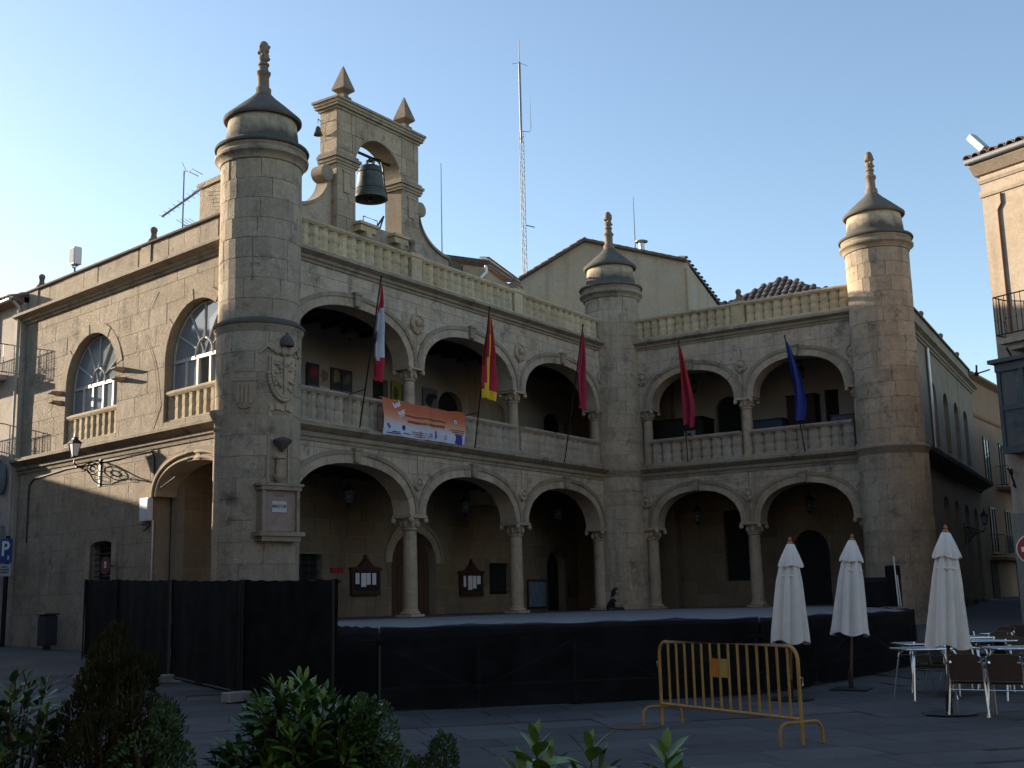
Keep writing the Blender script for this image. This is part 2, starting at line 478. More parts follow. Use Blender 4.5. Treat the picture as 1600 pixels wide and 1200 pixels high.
def stones(M, x0, x1, z0, z1, ops, ch, wlo, whi, mat, parent, single, proud=(0.012, 0.03), y0=0.0, gap=0.007, rs=None, maxn=999):
    """courses of stones in front of a wall core; single: one object per stone, else one joined part"""
    rs = rs or random.Random(int(x1 * 100 + z0 * 37))
    J = MB(); z = z0; row = 0
    while z < z1 - 0.05:
        h = min(ch * rs.uniform(0.85, 1.15), z1 - z)
        if z1 - z - h < 0.15: h = z1 - z
        x = x0 - rs.uniform(0, wlo) * 0.8
        while x < x1 - 0.02:
            wd = rs.uniform(wlo, whi)
            if x1 - x - wd < wlo * 0.4: wd = x1 - x
            xa, xb = max(x, x0), min(x + wd, x1)
            pr = rs.uniform(*proud)
            cuts = [(xa, xb)]
            cuts = []
            pts = [xa, xb]
            for o in ops:
                if o['xb'] > xa and o['xa'] < xb and (o['top']((o['xa'] + o['xb']) / 2) > z) and o['zb'] < z + h:
                    for e in (o['xa'], o['xb']):
                        if xa < e < xb: pts.append(e)
            pts = sorted(set(pts))
            for a, b in zip(pts[:-1], pts[1:]):
                if b - a < 0.06: continue
                a_, b_ = a + gap, b - gap
                o = next((o for o in ops if o['xa'] - 1e-6 <= (a + b) / 2 <= o['xb'] + 1e-6), None)
                polys = []
                zl, zh = z + gap, z + h - gap
                if o is None:
                    polys.append([(a_, zl), (b_, zl), (b_, zh), (a_, zh)])
                else:
                    if o['zb'] > zl + 0.05: polys.append([(a_, zl), (b_, zl), (b_, min(zh, o['zb'])), (a_, min(zh, o['zb']))])
                    N = 6
                    low = []
                    for i in range(N + 1):
                        xx = lerp(a_, b_, i / N); low.append((xx, max(zl, o['top'](xx) + 0.004)))
                    # keep the samples below the top edge
                    keep = [p for p in low if p[1] < zh - 0.01]
                    if len(keep) >= 2 and keep[-1][0] - keep[0][0] > 0.05:
                        flat = all(abs(p[1] - zl) < 1e-6 for p in keep)
                        lo = [keep[0], keep[-1]] if flat else keep
                        polys.append(lo + [(keep[-1][0], zh), (keep[0][0], zh)])
                for po in polys:
                    if single and BLOCKS[0] < 300:
                        MB().block(po, y0 + 0.05, y0 - pr).build('stone_block', mat, parent, M); BLOCKS[0] += 1
                    else:
                        J.tone = rs.random(); J.block(po, y0 + 0.05, y0 - pr)
            x += wd
        z += h; row += 1
    if J.f: J.build('stonework', mat, parent, M, kind='stuff')
def arch_pts(cx, zs, a, b, n, k):
    out = []
    for i in range(k + 1):
        t = PI - PI * i / k
        c, s_ = math.cos(t), math.sin(t)
        out.append((cx + a * math.copysign(abs(c) ** (2 / n), c), zs + b * abs(s_) ** (2 / n)))
    return out
def arch(M, cx, zs, a, b, wd, y0, y1, nv, mat, parent=HALL, n=2.25, key=True, single=True, rim=.055):
    inn = arch_pts(cx, zs, a, b, n, nv * 4); out = arch_pts(cx, zs, a + wd, b + wd, n, nv * 4)
    mid = arch_pts(cx, zs, a + wd * 0.70, b + wd * 0.70, n, nv * 4); out2 = arch_pts(cx, zs, a + wd + 0.015, b + wd + 0.015, n, nv * 4)
    m = MB()
    for i in range(nv * 4 if rim else 0):
        m.prism([mid[i], mid[i + 1], out2[i + 1], out2[i]], y0 - rim, y0 + 0.05)
    if key:
        m.prism([(cx - 0.10, zs + b + 0.02), (cx + 0.10, zs + b + 0.02), (cx + 0.13, zs + b + wd + 0.06), (cx - 0.13, zs + b + wd + 0.06)], y0 - 0.13, y0)
        m.box(cx - 0.15, cx + 0.15, y0 - 0.16, y0, zs + b + wd + 0.0, zs + b + wd + 0.07)
    A_ = m.build('arch', S_MOULD, parent, M) if rim else parent
    J = MB()
    for k in range(nv):
        q = MB() if single else J
        i0 = k * 4
        for i in range(4):
            p, p2, r_, r2 = inn[i0 + i], inn[i0 + i + 1], out[i0 + i], out[i0 + i + 1]
            q.tone = k * 0.37 % 1
            j = 0.0
            if i == 0: p, r_ = (lerp(p[0], p2[0], .04), lerp(p[1], p2[1], .04)), (lerp(r_[0], r2[0], .04), lerp(r_[1], r2[1], .04))
            q.prism([p, p2, r2, r_], y0 - 0.012 - 0.012 * ((k * 7) % 3) / 2, y1)
        if single: q.build('voussoir', mat, A_, M)
    if not single: J.build('voussoir', mat, A_, M, kind='stuff')
    return A_
def column(M, x, y, z0, z1, r, cap_h, mat, half=None, wcap=0.52):
    H = z1 - z0
    c = MB().lathe([(r * 1.0, z0 + 0.16), (r * 1.02, z0 + H * .3), (r * 0.9, z1 - cap_h - 0.05), (r * 0.9, z1 - cap_h)], 20, x, y)
    C_ = c.build('column', mat, HALL, M, smooth=40)
    b = MB().box(x - r * 1.35, x + r * 1.35, y - r * 1.35, y + r * 1.35, z0, z0 + 0.07)
    b.lathe([(r * 1.3, z0 + .07), (r * 1.38, z0 + .10), (r * 1.3, z0 + .13), (r * 1.08, z0 + .15), (r * 1.12, z0 + .18), (r * 1.02, z0 + .21)], 20, x, y)
    b.build('column_base', mat, C_, M, smooth=40)
    k = MB(); zc = z1 - cap_h
    k.lathe([(r * .92, zc - .05), (r * 1.12, zc - .035), (r * 1.12, zc), (r * .95, zc + .02), (r * 1.0, zc + cap_h * .4), (r * 1.35, zc + cap_h * .72), (r * 1.4, zc + cap_h * .8)], 20, x, y)
    h = wcap
    k.box(x - h * .82, x + h * .82, y - h * .82, y + h * .82, z1 - cap_h * .22, z1)
    for sx in (-1, 1):
        for sy in (-1, 1):
            i0 = len(k.v)
            k.ball((x + sx * h * .74, y + sy * h * .74, z1 - cap_h * .40), cap_h * .22, 8, 6)
    for a in range(8):
        aa = a * PI / 4 + .2
        k.ball((x + r * 1.15 * math.cos(aa), y + r * 1.15 * math.sin(aa), zc + cap_h * .33), cap_h * .17, 6, 5, 1.6)
    k.build('capital', mat, C_, M, smooth=40)
def bal_mesh(h, r, mat):
    p = [(r, 0), (r, h * .06), (r * .90, h * .09), (r * .96, h * .2), (r * .985, h * .3), (r * .95, h * .42), (r * .86, h * .475), (r * .93, h * .5), (r * .86, h * .525), (r * .95, h * .58), (r * .985, h * .7), (r * .96, h * .8), (r * .90, h * .91), (r, h * .94), (r, h)]
    return MB().lathe([(q * 1.10, z) for q, z in p], 8, a0=PI / 8, a1=2 * PI + PI / 8).mesh('baluster', mat, 30)
def balustrade(M, x0, x1, z0, z1, n, mat, parent=HALL, y=0.1, base=0.12, rail=0.15, dep=0.17, me=None):
    b = MB()
    b.box(x0, x1, y - dep, y + dep, z0, z0 + base)
    b.add([(x, yy, z) for x in (x0, x1) for yy, z in ((y - dep * 1.0, z1 - rail), (y + dep, z1 - rail), (y + dep * 1.25, z1 - rail * .6), (y + dep * 1.25, z1 - rail * .2), (y + dep * .8, z1), (y - dep * .9, z1), (y - dep * 1.3, z1 - rail * .25), (y - dep * 1.3, z1 - rail * .55))],
          [tuple(range(8)), tuple(reversed(range(8, 16)))] + [(i, i + 8, (i + 1) % 8 + 8, (i + 1) % 8) for i in range(8)])
    B = b.build('balustrade', mat, parent, M)
    p = (x1 - x0) / n
    me = me or bal_mesh(z1 - rail - z0 - base, p * .50, mat)
    for i in range(n):
        link('baluster', me, B, M @ Matrix.Translation((x0 + p * (i + .5), y, z0 + base)) @ Matrix.Diagonal((1, min(1.35, (dep - .01) / (p * .53)), 1, 1)))
    return B
def finial_ball(M, x, y, z, mat=S_FIN, s=1.0):
    m = MB().lathe([(.17 * s, 0), (.17 * s, .06 * s), (.10 * s, .14 * s), (.075 * s, .26 * s), (.09 * s, .30 * s)], 12, x, y, cz=z)
    m.ball((x, y, z + .38 * s), .105 * s, 14, 10)
    return m.build('ball_finial', mat, HALL, M, smooth=50)

# ---------------------------------------------------------------- front wings
CORN_MID = [(0.25, 5.84), (-0.04, 5.84), (-0.06, 5.92), (-0.11, 5.96), (-0.12, 6.06), (-0.20, 6.10), (-0.30, 6.17), (-0.33, 6.19), (-0.33, 6.27), (-0.28, 6.30), (0.25, 6.30)]
CORN_TOP = [(0.3, 10.60), (-0.05, 10.60), (-0.07, 10.67), (-0.12, 10.69), (-0.14, 10.76), (-0.26, 10.82), (-0.30, 10.84), (-0.30, 10.91), (-0.26, 10.95), (0.3, 10.95)]
def wing(M, x0, x1, cols, a, wd, blo, bup, nb_bal, nb_roof, single):
    cs = [(p + q) / 2 for p, q in zip(cols[:-1], cols[1:])]
    hs = (cols[1] - cols[0]) / 2
    for (zs, b, zt, zlo) in ((4.12, blo, 5.86, 4.12), (8.42, bup, 10.62, 8.42)):
        ops = [opening_arch(c, a + wd, zs, b + wd, zs - 1, 2.25) for c in cs]
        wall_core(MB(), x0, x1, zlo, zt, ops, 0.0, 0.62).build('front_wall', S_MORT, HALL, M)
        stones(M, x0, x1, zlo, zt, ops, 0.40, 0.55, 1.15, S_FRONT, HALL, single and zs > 8, gap=0.002, proud=(.006, .011))
        for c in cs:
            arch(M, c, zs, a, b, wd, -0.005, 0.6, 11, S_ARCH)
    mould('string_course', M, x0, x1, CORN_MID, S_MOULD)
    mould('cornice', M, x0, x1, CORN_TOP, S_MOULD)
    # balcony
    for i, c in enumerate(cs):
        e0, e1 = cols[i] + .20, cols[i + 1] - .20
        balustrade(M, e0, e1, 6.30, 7.28, nb_bal, S_BALC, y=0.16)
    for i, c in enumerate(cols):
        column(M, c, 0.28, FLOOR, 4.12, 0.215, 0.38, S_ARCH, wcap=.44)
        column(M, c, 0.28, 6.30, 8.42, 0.185, 0.34, S_ARCH, wcap=.40)
    # roof balustrade in bays
    rp = [cols[0] - .25] + list(cols[1:-1]) + [cols[-1] + .3]
    for i in range(len(rp) - 1):
        balustrade(M, rp[i] + (.24 if i else 0), rp[i + 1] - (.24 if i < len(rp) - 2 else 0), 10.95, 11.83, nb_roof, S_BAL, y=0.12)
    for c in cols[1:-1]:
        MB().box(c - .235, c + .235, -0.07, 0.31, 10.95, 11.80).box(c - .27, c + .27, -.10, .34, 11.74, 11.86).build('roof_post', S_BAL, HALL, M)
        finial_ball(M, c, 0.12, 11.86)
C1 = [1.30, 6.52, 11.82, 17.05]; C2 = [1.22, 5.08, 9.02]
wing(F1, 0.9, 17.6, C1, 2.27, 0.34, 1.26, 1.28, 14, 14, False)
wing(F2, 0.6, 9.3, C2, 1.60, 0.33, 1.20, 1.20, 9, 12, False)

# medallions in the spandrels
def medallion(M, x, z, s=1.0, crest=False):
    m = MB()
    m.lathe([(.30 * s, 0), (.30 * s, .05), (.25 * s, .09), (.22 * s, .05), (.0001, .05)], 20)
    m.ball((0, 0.02 * s, .07), .13 * s, 10, 8, 0.9); m.ball((0, -.16 * s, .05), .10 * s, 8, 6, .6)
    m.ball((0, .03 * s, .17), .035, 6, 5)
    for k in range(7): m.ball((.24 * s * math.cos(k * .9), .27 * s * math.sin(k * .9), .06), .06 * s, 6, 5, .7)
    m.prism([(-.16 * s, -.30 * s), (.16 * s, -.30 * s), (0, -.78 * s)], 0, .0)
    m.v = [(a, -c - 0.01, b) for a, b, c in m.v]
    o = m.build('medallion', S_ARCH, HALL, M @ Matrix.Translation((x, -0.01, z)), smooth=40)
    return o
for x in C1[1:-1]:
    medallion(F1, x + .03, 9.72)
    medallion(F1, x, 5.0, .62)
for x in C2:
    medallion(F2, x, 9.55, .8); medallion(F2, x, 5.05, .72)
medallion(F1, C1[-1], 9.6, .8)

# ---------------------------------------------------------------- arcades behind: floors, ceilings, back walls
def slabf(name, M, x0, x1, y0, y1, z0, z1, mat, parent=HALL, kind=None):
    return MB().box(x0, x1, y0, y1, z0, z1).build(name, mat, parent, M, kind=kind)
slabf('portico_floor', F1, 0.6, 20.6, -0.75, 3.5, 0.2, FLOOR, S_FLOOR)
slabf('portico_floor', F2, -3.5, 9.9, -0.75, 3.3, 0.2, FLOOR - 0.004, S_FLOOR)
for k in (1, 2, 3):
    slabf('step', F1, 0.9, 16.9, -0.75 - .34 * k, -0.75 - .34 * (k - 1), 0.2, FLOOR - .17 * k, S_FLOOR)
    slabf('step', F2, 1.3, 9.0, -0.75 - .34 * k, -0.75 - .34 * (k - 1), 0.2, FLOOR - .17 * k - .003, S_FLOOR)
slabf('gallery_floor', F1, 0.9, 20.4, 0.3, 3.6, 5.62, 6.24, WOOD_D)
slabf('gallery_floor', F2, -3.2, 9.6, 0.3, 3.4, 5.61, 6.235, WOOD_D)
slabf('gallery_ceiling', F1, 0.9, 20.4, 0.4, 3.6, 10.2, 10.5, WOOD_D)
slabf('gallery_ceiling', F2, -3.2, 9.6, 0.4, 3.4, 10.19, 10.49, WOOD_D)
for M, x0, x1, dy in ((F1, 1.0, 17.0, 3.4), (F2, 0.8, 9.3, 3.2)):
    for zz in (5.62, 10.2):
        x = x0
        while x < x1:
            slabf('ceiling_beam', M, x, x + .16, .62, dy, zz - .17, zz + .02, WOOD_D); x += 0.85
BK1 = 3.4; BK2 = 3.2
ops1 = [opening_rect(4.95, 6.20, 2.1, 3.15), opening_arch(10.45, 1.12, 2.95, 1.0, FLOOR), opening_rect(14.6, 15.95, 1.9, 3.0), opening_arch(18.95, .62, 2.9, .62, FLOOR)]
wall_core(MB(), 1.0, 20.6, 0.3, 5.7, ops1, BK1, BK1 + .5).build('arcade_wall', S_MORT, HALL, F1)
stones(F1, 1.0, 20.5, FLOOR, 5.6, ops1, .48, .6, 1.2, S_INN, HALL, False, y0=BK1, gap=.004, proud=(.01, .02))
ops1u = [opening_arch(12.5, .68, 8.35, .55, 6.3), opening_arch(15.3, .48, 8.5, .32, 6.3), opening_arch(19.1, .7, 8.5, .4, 6.3), opening_rect(8.45, 9.2, 6.3, 8.83)]
wall_core(MB(), 1.0, 20.5, 6.2, 10.3, ops1u, BK1, BK1 + .5).build('gallery_wall', PLAST, HALL, F1)
ops2 = [opening_arch(0.0, .62, 3.0, .72, FLOOR), opening_rect(2.7, 3.65, 2.2, 4.8), opening_arch(6.0, .68, 3.1, .82, FLOOR)]
wall_core(MB(), -2.9, 9.8, 0.3, 5.7, ops2, BK2, BK2 + .5).build('arcade_wall', S_MORT, HALL, F2)
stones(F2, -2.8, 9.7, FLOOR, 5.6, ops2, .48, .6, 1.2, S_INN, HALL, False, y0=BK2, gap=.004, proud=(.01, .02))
ops2u = [opening_arch(3.15, .5, 8.6, .5, 6.3), opening_rect(6.9, 7.4, 6.3, 8.9)]
wall_core(MB(), -2.9, 9.8, 6.2, 10.3, ops2u, BK2, BK2 + .5).build('gallery_wall', PLAST, HALL, F2)
# rooms behind: dark backs of the openings
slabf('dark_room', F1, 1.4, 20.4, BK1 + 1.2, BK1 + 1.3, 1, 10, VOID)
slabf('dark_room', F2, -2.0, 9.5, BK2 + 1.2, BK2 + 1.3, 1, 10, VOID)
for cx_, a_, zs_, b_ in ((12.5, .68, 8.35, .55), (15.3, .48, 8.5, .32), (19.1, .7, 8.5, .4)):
    MB().box(cx_ - a_, cx_ + a_, BK1 + .22, BK1 + .30, 6.3, zs_ + b_).build('door', VOID, HALL, F1)  # black panel added behind the opening to stop stray sunlight
MB().box(8.45, 9.2, BK1 + .22, BK1 + .3, 6.3, 8.83).build('door', VOID, HALL, F1)  # added black panel, closes this opening to light
MB().box(2.65, 3.65, BK2 + .22, BK2 + .3, 6.3, 9.1).build('door', VOID, HALL, F2); MB().box(6.9, 7.4, BK2 + .22, BK2 + .3, 6.3, 8.9).build('door', VOID, HALL, F2)  # panels added on the short front against stray light
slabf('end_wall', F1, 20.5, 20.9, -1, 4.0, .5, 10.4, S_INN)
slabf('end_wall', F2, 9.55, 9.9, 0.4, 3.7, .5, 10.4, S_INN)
# doors
def arched_door(M, cx, a, zs, b, z0, y, mat=WOOD_R, leaves=2):
    m = MB(); pts = arch_pts(cx, zs, a - .01, b - .01, 2, 16)
    m.prism([(cx - a + .01, z0)] + [(cx + a - .01, z0)] + list(reversed(pts)), y, y + .06)
    D = m.build('door', mat, HALL, M)
    n = 8
    for k in range(n):
        x = cx - a + .04 + (2 * a - .08) * (k + .5) / n; wv = (2 * a - .08) / n * .44
        zt = zs + (b - .03) * math.sqrt(max(0, 1 - ((abs(x - cx) + wv) / a) ** 2))
        MB().box(x - wv, x + wv, y - .02, y, z0 + .03, zt).build('plank', mat, D, M)
    MB().ball((cx + .07, y - .05, z0 + 1.05), .035).build('handle', IRON, D, M)
    return D
arched_door(F1, 10.45, 1.12, 2.95, 1.0, FLOOR + .003, BK1 + .28)
arched_door(F1, 18.95, .62, 2.9, .62, FLOOR + .003, BK1 + .3, VOID)
arched_door(F2, 6.0, .68, 3.1, .82, FLOOR + .003, BK2 + .3, VOID)
arched_door(F2, 0.0, .62, 3.0, .72, FLOOR + .003, BK2 + .3, VOID)
arch(F1, 10.45, 2.95, 1.12, 1.0, .36, BK1 - .02, BK1 + .1, 9, S_ARCH, n=2, key=False)
def grille(M, x0, x1, z0, z1, y, parent):
    for k in range(5):
        z = lerp(z0, z1, (k + .5) / 5); MB().tube([(x0, y, z), (x1, y, z)], .014, 6).build('bar', IRON, parent, M)
    for k in range(4):
        x = lerp(x0, x1, (k + .5) / 4); MB().tube([(x, y, z0), (x, y, z1)], .014, 6).build('bar', IRON, parent, M)
for M, x0, x1, z0, z1, y in ((F1, 4.95, 6.2, 2.1, 3.15, BK1), (F1, 14.6, 15.95, 1.9, 3.0, BK1), (F2, 2.7, 3.65, 2.2, 4.8, BK2)):
    W_ = MB().box(x0, x1, y + .22, y + .25, z0, z1).build('window', VOID, HALL, M)
    grille(M, x0, x1, z0, z1, y + .12, W_)
# ---------------------------------------------------------------- round towers
NB = 7
_cb = {}
def curved_block(r, h, span, mat):
    key = (round(r, 3), round(h, 3), round(span, 3), mat.name)
    if key not in _cb:
        m = MB(); g_ = 0.0035 / r; c = 0.006; n = 4
        a0, a1 = -span / 2 + g_, span / 2 - g_
        rows = [(r - .05, .003, 0), (r + .008, .003, 0), (r + .014, .003 + c, c / r), (r + .014, h - .003 - c, c / r), (r + .008, h - .003, 0), (r - .05, h - .003, 0)]
        for rr, z, ia in rows:
            for k in range(n + 1):
                a = lerp(a0 + ia, a1 - ia, k / n); m.v.append((rr * math.cos(a), rr * math.sin(a), z))
        for j in range(5):
            for k in range(n):
                m.f.append((j * 5 + k, j * 5 + k + 1, j * 5 + 6 + k, j * 5 + 5 + k)); m.t.append(.5)
        m.f.append((0, 5, 10, 15, 20, 25)); m.f.append((4, 29, 24, 19, 14, 9)); m.t += [.5, .5]
        _cb[key] = m.mesh('stone_block', mat)
    return _cb[key]
def tower(c, zlo, ringz, single, psi_lim, lower_single=True, rlow=1.03):
    """c centre, ringz = height of the middle ring, zlo = base"""
    base = T(c.x, c.y, 0)
    core = MB().lathe([(rlow - .01, zlo), (rlow - .01, ringz), (0.985, ringz), (0.985, 12.64)], 40)
    TW = core.build('tower', S_MORT, HALL, base, smooth=40)
    psi = math.atan2(-c.y, -c.x)
    rs = random.Random(int(c.x * 100))
    J = MB()
    def courses(z0, z1, r, ind):
        n = round((z1 - z0) / .5); h = (z1 - z0) / n
        for k in range(n):
            off = rs.uniform(0, 2 * PI / NB)
            for b in range(NB):
                a = off + b * 2 * PI / NB
                d = (a - psi + PI) % (2 * PI) - PI
                if abs(d) > R(psi_lim): continue
                s = 1 + rs.uniform(-.006, .008)
                M = base @ Matrix.Translation((0, 0, z0 + k * h)) @ Matrix.Rotation(a, 4, 'Z') @ Matrix.Diagonal((s, s, 1, 1))
                me = curved_block(r, h, 2 * PI / NB, S_GOLD)
                if ind and BLOCKS[0] < 300:
                    link('stone_block', me, TW, M); BLOCKS[0] += 1
                else:
                    J.tone = rs.random()
                    Mi = base.inverted() @ M
                    J.add([Mi @ v.co for v in me.vertices], [tuple(p.vertices) for p in me.polygons])
    courses(zlo, ringz - .02, rlow, lower_single)
    courses(ringz + .3, 12.62, 1.0, single)
    if J.f: J.build('stonework', S_GOLD, TW, base, kind='stuff')
    # middle ring
    MB().lathe([(rlow, ringz - .04), (rlow + .03, ringz), (rlow + .035, ringz + .08), (rlow + .07, ringz + .12), (rlow + .075, ringz + .16)], 48).build('ring_moulding', S_MOULD, TW, base, smooth=40)
    MB().lathe([(rlow + .075, ringz + .16), (rlow + .10, ringz + .17), (rlow + .105, ringz + .23), (rlow + .06, ringz + .27), (1.0, ringz + .34)], 48).build('ring_moulding', S_LICH if ringz > 7 else S_MOULD, TW, base, smooth=40)
    MB().lathe([(1.0, 12.60), (1.05, 12.63), (1.06, 12.70), (1.12, 12.76), (1.18, 12.80), (1.185, 12.86), (1.10, 12.93), (1.09, 12.97), (1.12, 13.0), (1.13, 13.05)], 48).build('ring_moulding', S_MOULD, TW, base, smooth=40)
    MB().lathe([(1.13, 13.05), (1.185, 13.06), (1.20, 13.10), (1.18, 13.14), (1.0, 13.22), (.93, 13.30)], 48).build('ring_moulding', S_LICH, TW, base, smooth=40)
    MB().lathe([(.93, 13.28), (.915, 13.45), (.86, 13.95)], 48).build('lantern_drum', S_DRUM, TW, base, smooth=40)
    MB().lathe([(.85, 13.90), (.97, 13.885), (1.0, 13.92), (1.0, 13.97), (.86, 14.10), (.60, 14.34), (.35, 14.56), (.24, 14.68), (.2, 14.72)], 48).build('cone_roof', S_LICH, TW, base, smooth=50)
    f = MB()
    f.lathe([(.21, 14.66), (.21, 14.86), (.155, 14.92), (.15, 15.22), (.19, 15.26), (.195, 15.33), (.13, 15.38), (.12, 15.50), (.155, 15.53), (.14, 15.58), (.08, 15.62)], 8)
    f.ball((0, 0, 15.74), .135, 10, 8, 1.1); f.ball((0, 0, 15.95), .145, 10, 8, 1.3); f.ball((0, 0, 16.09), .12, 10, 8, 1.0)
    for k in range(9):
        f.ball((.12 * math.cos(k * 2.4), .12 * math.sin(k * 2.4), 15.7 + .045 * k), .055, 6, 5)
    f.build('finial', S_FIN, TW, base, smooth=45)
    return TW, psi
TW1, PS1 = tower(T1, 0.6, 8.22, True, 100)
F0_SINGLE = True
def drum_frame(c, psi, r, u=None, off=None):
    th = psi + math.asin(max(-1, min(1, off / r)))
    return frame((c.x + r * math.cos(th), c.y + r * math.sin(th)), math.degrees(th) + 90)
def bend(m, r):
    return m.xf(lambda p: (r * math.sin(p[0] / r), p[1] + r - r * math.cos(p[0] / r), p[2]))

# reliefs of the near tower
def shield_poly(w_, h):
    pts = [(-w_, h), (w_, h)]
    for i in range(9):
        t = i / 8; pts.append((w_ * math.cos(t * PI / 2) if t > 0 else w_, 0.45 * h - (0.45 * h + h) * math.sin(t * PI / 2) * .95 if t > 0 else .45 * h))
    for i in range(7, -1, -1):
        t = i / 8; pts.append((-w_ * math.cos(t * PI / 2) if t > 0 else -w_, 0.45 * h - (1.45 * h) * math.sin(t * PI / 2) * .95 if t > 0 else .45 * h))
    return list(reversed(pts))
def coat_of_arms():
    M = drum_frame(T1, PS1, 1.03, off=.56)
    m = MB()
    sp = shield_poly(.33, .52)
    m.prism([(x * 1.13, z * 1.06) for x, z in sp], -.07, .05)
    m.prism(sp, -.095, .05)
    for k in range(30):                                  # beaded rope round the shield
        t = k / 29; i = t * (len(sp) - 3) + 1
        a, b = sp[int(i)], sp[(int(i) + 1) % len(sp)]; f_ = i - int(i)
        m.ball((lerp(a[0], b[0], f_) * 1.2, -.07, lerp(a[1], b[1], f_) * 1.12), .048, 6, 5)
    rs = random.Random(3)
    m.box(-.012, .012, -.115, 0, -.4, .5); m.box(-.31, .31, -.115, 0, .02, .045)
    for qx in (-1, 1):
        for qz in (-.2, .27):
            for k in range(7): m.ball((qx * .16 + rs.uniform(-.1, .1), -.095, qz + rs.uniform(-.15, .15)), rs.uniform(.025, .05), 6, 5)
    # eagle wings and neck above
    for sx in (-1, 1):
        for k in range(6):
            a = R(20 + k * 17); L = .5 - .03 * k
            x0, z0 = sx * .14, .62
            m.tube([(x0, -.05, z0), (x0 + sx * L * .6 * math.cos(a), -.07, z0 + L * .45 * math.sin(a) + .08), (x0 + sx * L * math.cos(a), -.03, z0 + L * .5 * math.sin(a) - .12 + .05 * k)], .05, 6, r2=.028)
    m.ball((0, -.06, .70), .10, 8, 6, 1.6)
    # ribbon below
    for k in range(5): m.box(-.34 + k * .14, -.22 + k * .14, -.05 - .02 * (k % 2), .03, -.80 + .03 * (k % 2), -.68 + .03 * (k % 2))
    m.box(-.36, .36, -.035, .03, -.95, -.62)
    bend(m, 1.03)
    cz = 7.05
    o = m.build('coat_of_arms', S_ARCH, TW1, M @ Matrix.Translation((0, 0, cz)), smooth=45)
    MB().lathe([(.17, 0), (.175, .05), (.16, .14), (.10, .24), (.05, .28), (.03, .34), (.001, .36)], 14).build('stone_hood', S_LICH, TW1, M @ Matrix.Translation((.02, -.16, cz + .78)), smooth=50)
    # small shield to the left
    M2 = drum_frame(T1, PS1, 1.03, off=-.30)
    m = MB(); sp = shield_poly(.27, .36)
    m.prism(sp, -.07, .05); m.prism([(x * .8, z * .82) for x, z in sp], -.085, .05)
    m.box(-.30, .30, -.1, .02, .34, .41)
    for k in range(4): m.box(-.17 + k * .1, -.12 + k * .1, -.11, .02, -.2, .26)
    bend(m, 1.03)
    m.build('small_shield', S_ARCH, TW1, M2 @ Matrix.Translation((0, 0, 6.62)), smooth=45)
    # niche with canopy and stump of a column
    M3 = drum_frame(T1, PS1, 1.03, off=.50)
    m = MB(); m.box(-.30, -.25, -.04, .05, 4.45, 5.65); m.box(.25, .30, -.04, .05, 4.45, 5.65)
    m.prism(arch_pts(0, 5.55, .30, .22, 2, 12), -.05, .05)
    bend(m, 1.03); m.build('niche_frame', S_ARCH, TW1, M3)
    MB().lathe([(.03, -.22), (.10, -.12), (.22, 0), (.23, .06), (.10, .12)], 12).build('canopy', S_LICH, TW1, M3 @ Matrix.Translation((.02, -.14, 5.48)), smooth=45)
    MB().lathe([(.02, -.24), (.10, -.08), (.15, 0), (.15, .05), (.09, .08), (.09, .42), (.14, .45), (.14, .50), (.0001, .5)], 8).build('bracket_column', S_ARCH, TW1, M3 @ Matrix.Translation((-.02, -.10, 4.65)), smooth=45)
    # framed plaque
    M4 = frame(M3.translation, math.degrees(math.atan2(M3[1][0], M3[0][0])))
    y = -.09
    p = MB().box(-.44, .44, y, .4, 3.38, 4.36).build('street_plaque', plain('plaque_stone', (.27, .19, .155), .9, var=.25, scale=5), TW1, M4)
    fr = MB()
    fr.box(-.50, -.42, y - .07, .3, 3.36, 4.36); fr.box(.42, .50, y - .07, .3, 3.36, 4.36)
    fr.box(-.54, .54, y - .10, .3, 4.34, 4.44); fr.box(-.58, .58, y - .13, .3, 4.44, 4.50)
    fr.box(-.60, .60, y - .16, .3, 3.26, 3.36); fr.box(-.52, .52, y - .10, .3, 3.14, 3.26)
    fr.build('plaque_frame', S_MOULD, TW1, M4)
    MB().box(-.21, .17, y - .015, y, 3.82, 4.08).build('name_plate', plain('name_plate_white', (.42, .42, .40), .7), TW1, M4)
    RED = plain('faded_red', (.20, .035, .03), .8)
    link('lettering', text_mesh('MAYOR', .105, RED, bold=.003), TW1, M4 @ Matrix.Translation((-.02, y - .018, 3.96)) @ UPR)
    link('lettering', text_mesh('PLAZA', .10, plain('faded_brown', (.13, .075, .05), .8)), TW1, M4 @ Matrix.Translation((-.02, y - .003, 4.22)) @ UPR)
coat_of_arms()
# colonnette on the sunlit side of the near tower, with fluted capital
Mk = drum_frame(T1, PS1, 1.03, off=-.93)
m = MB().lathe([(.17, 0), (.17, 4.85), (.20, 4.88), (.20, 4.94), (.16, 4.98), (.18, 5.05), (.26, 5.2), (.30, 5.28), (.30, 5.36), (.0001, 5.36)], 14)
m.build('colonnette', S_GOLD, TW1, Mk @ Matrix.Translation((-.02, .10, .95)), smooth=35)

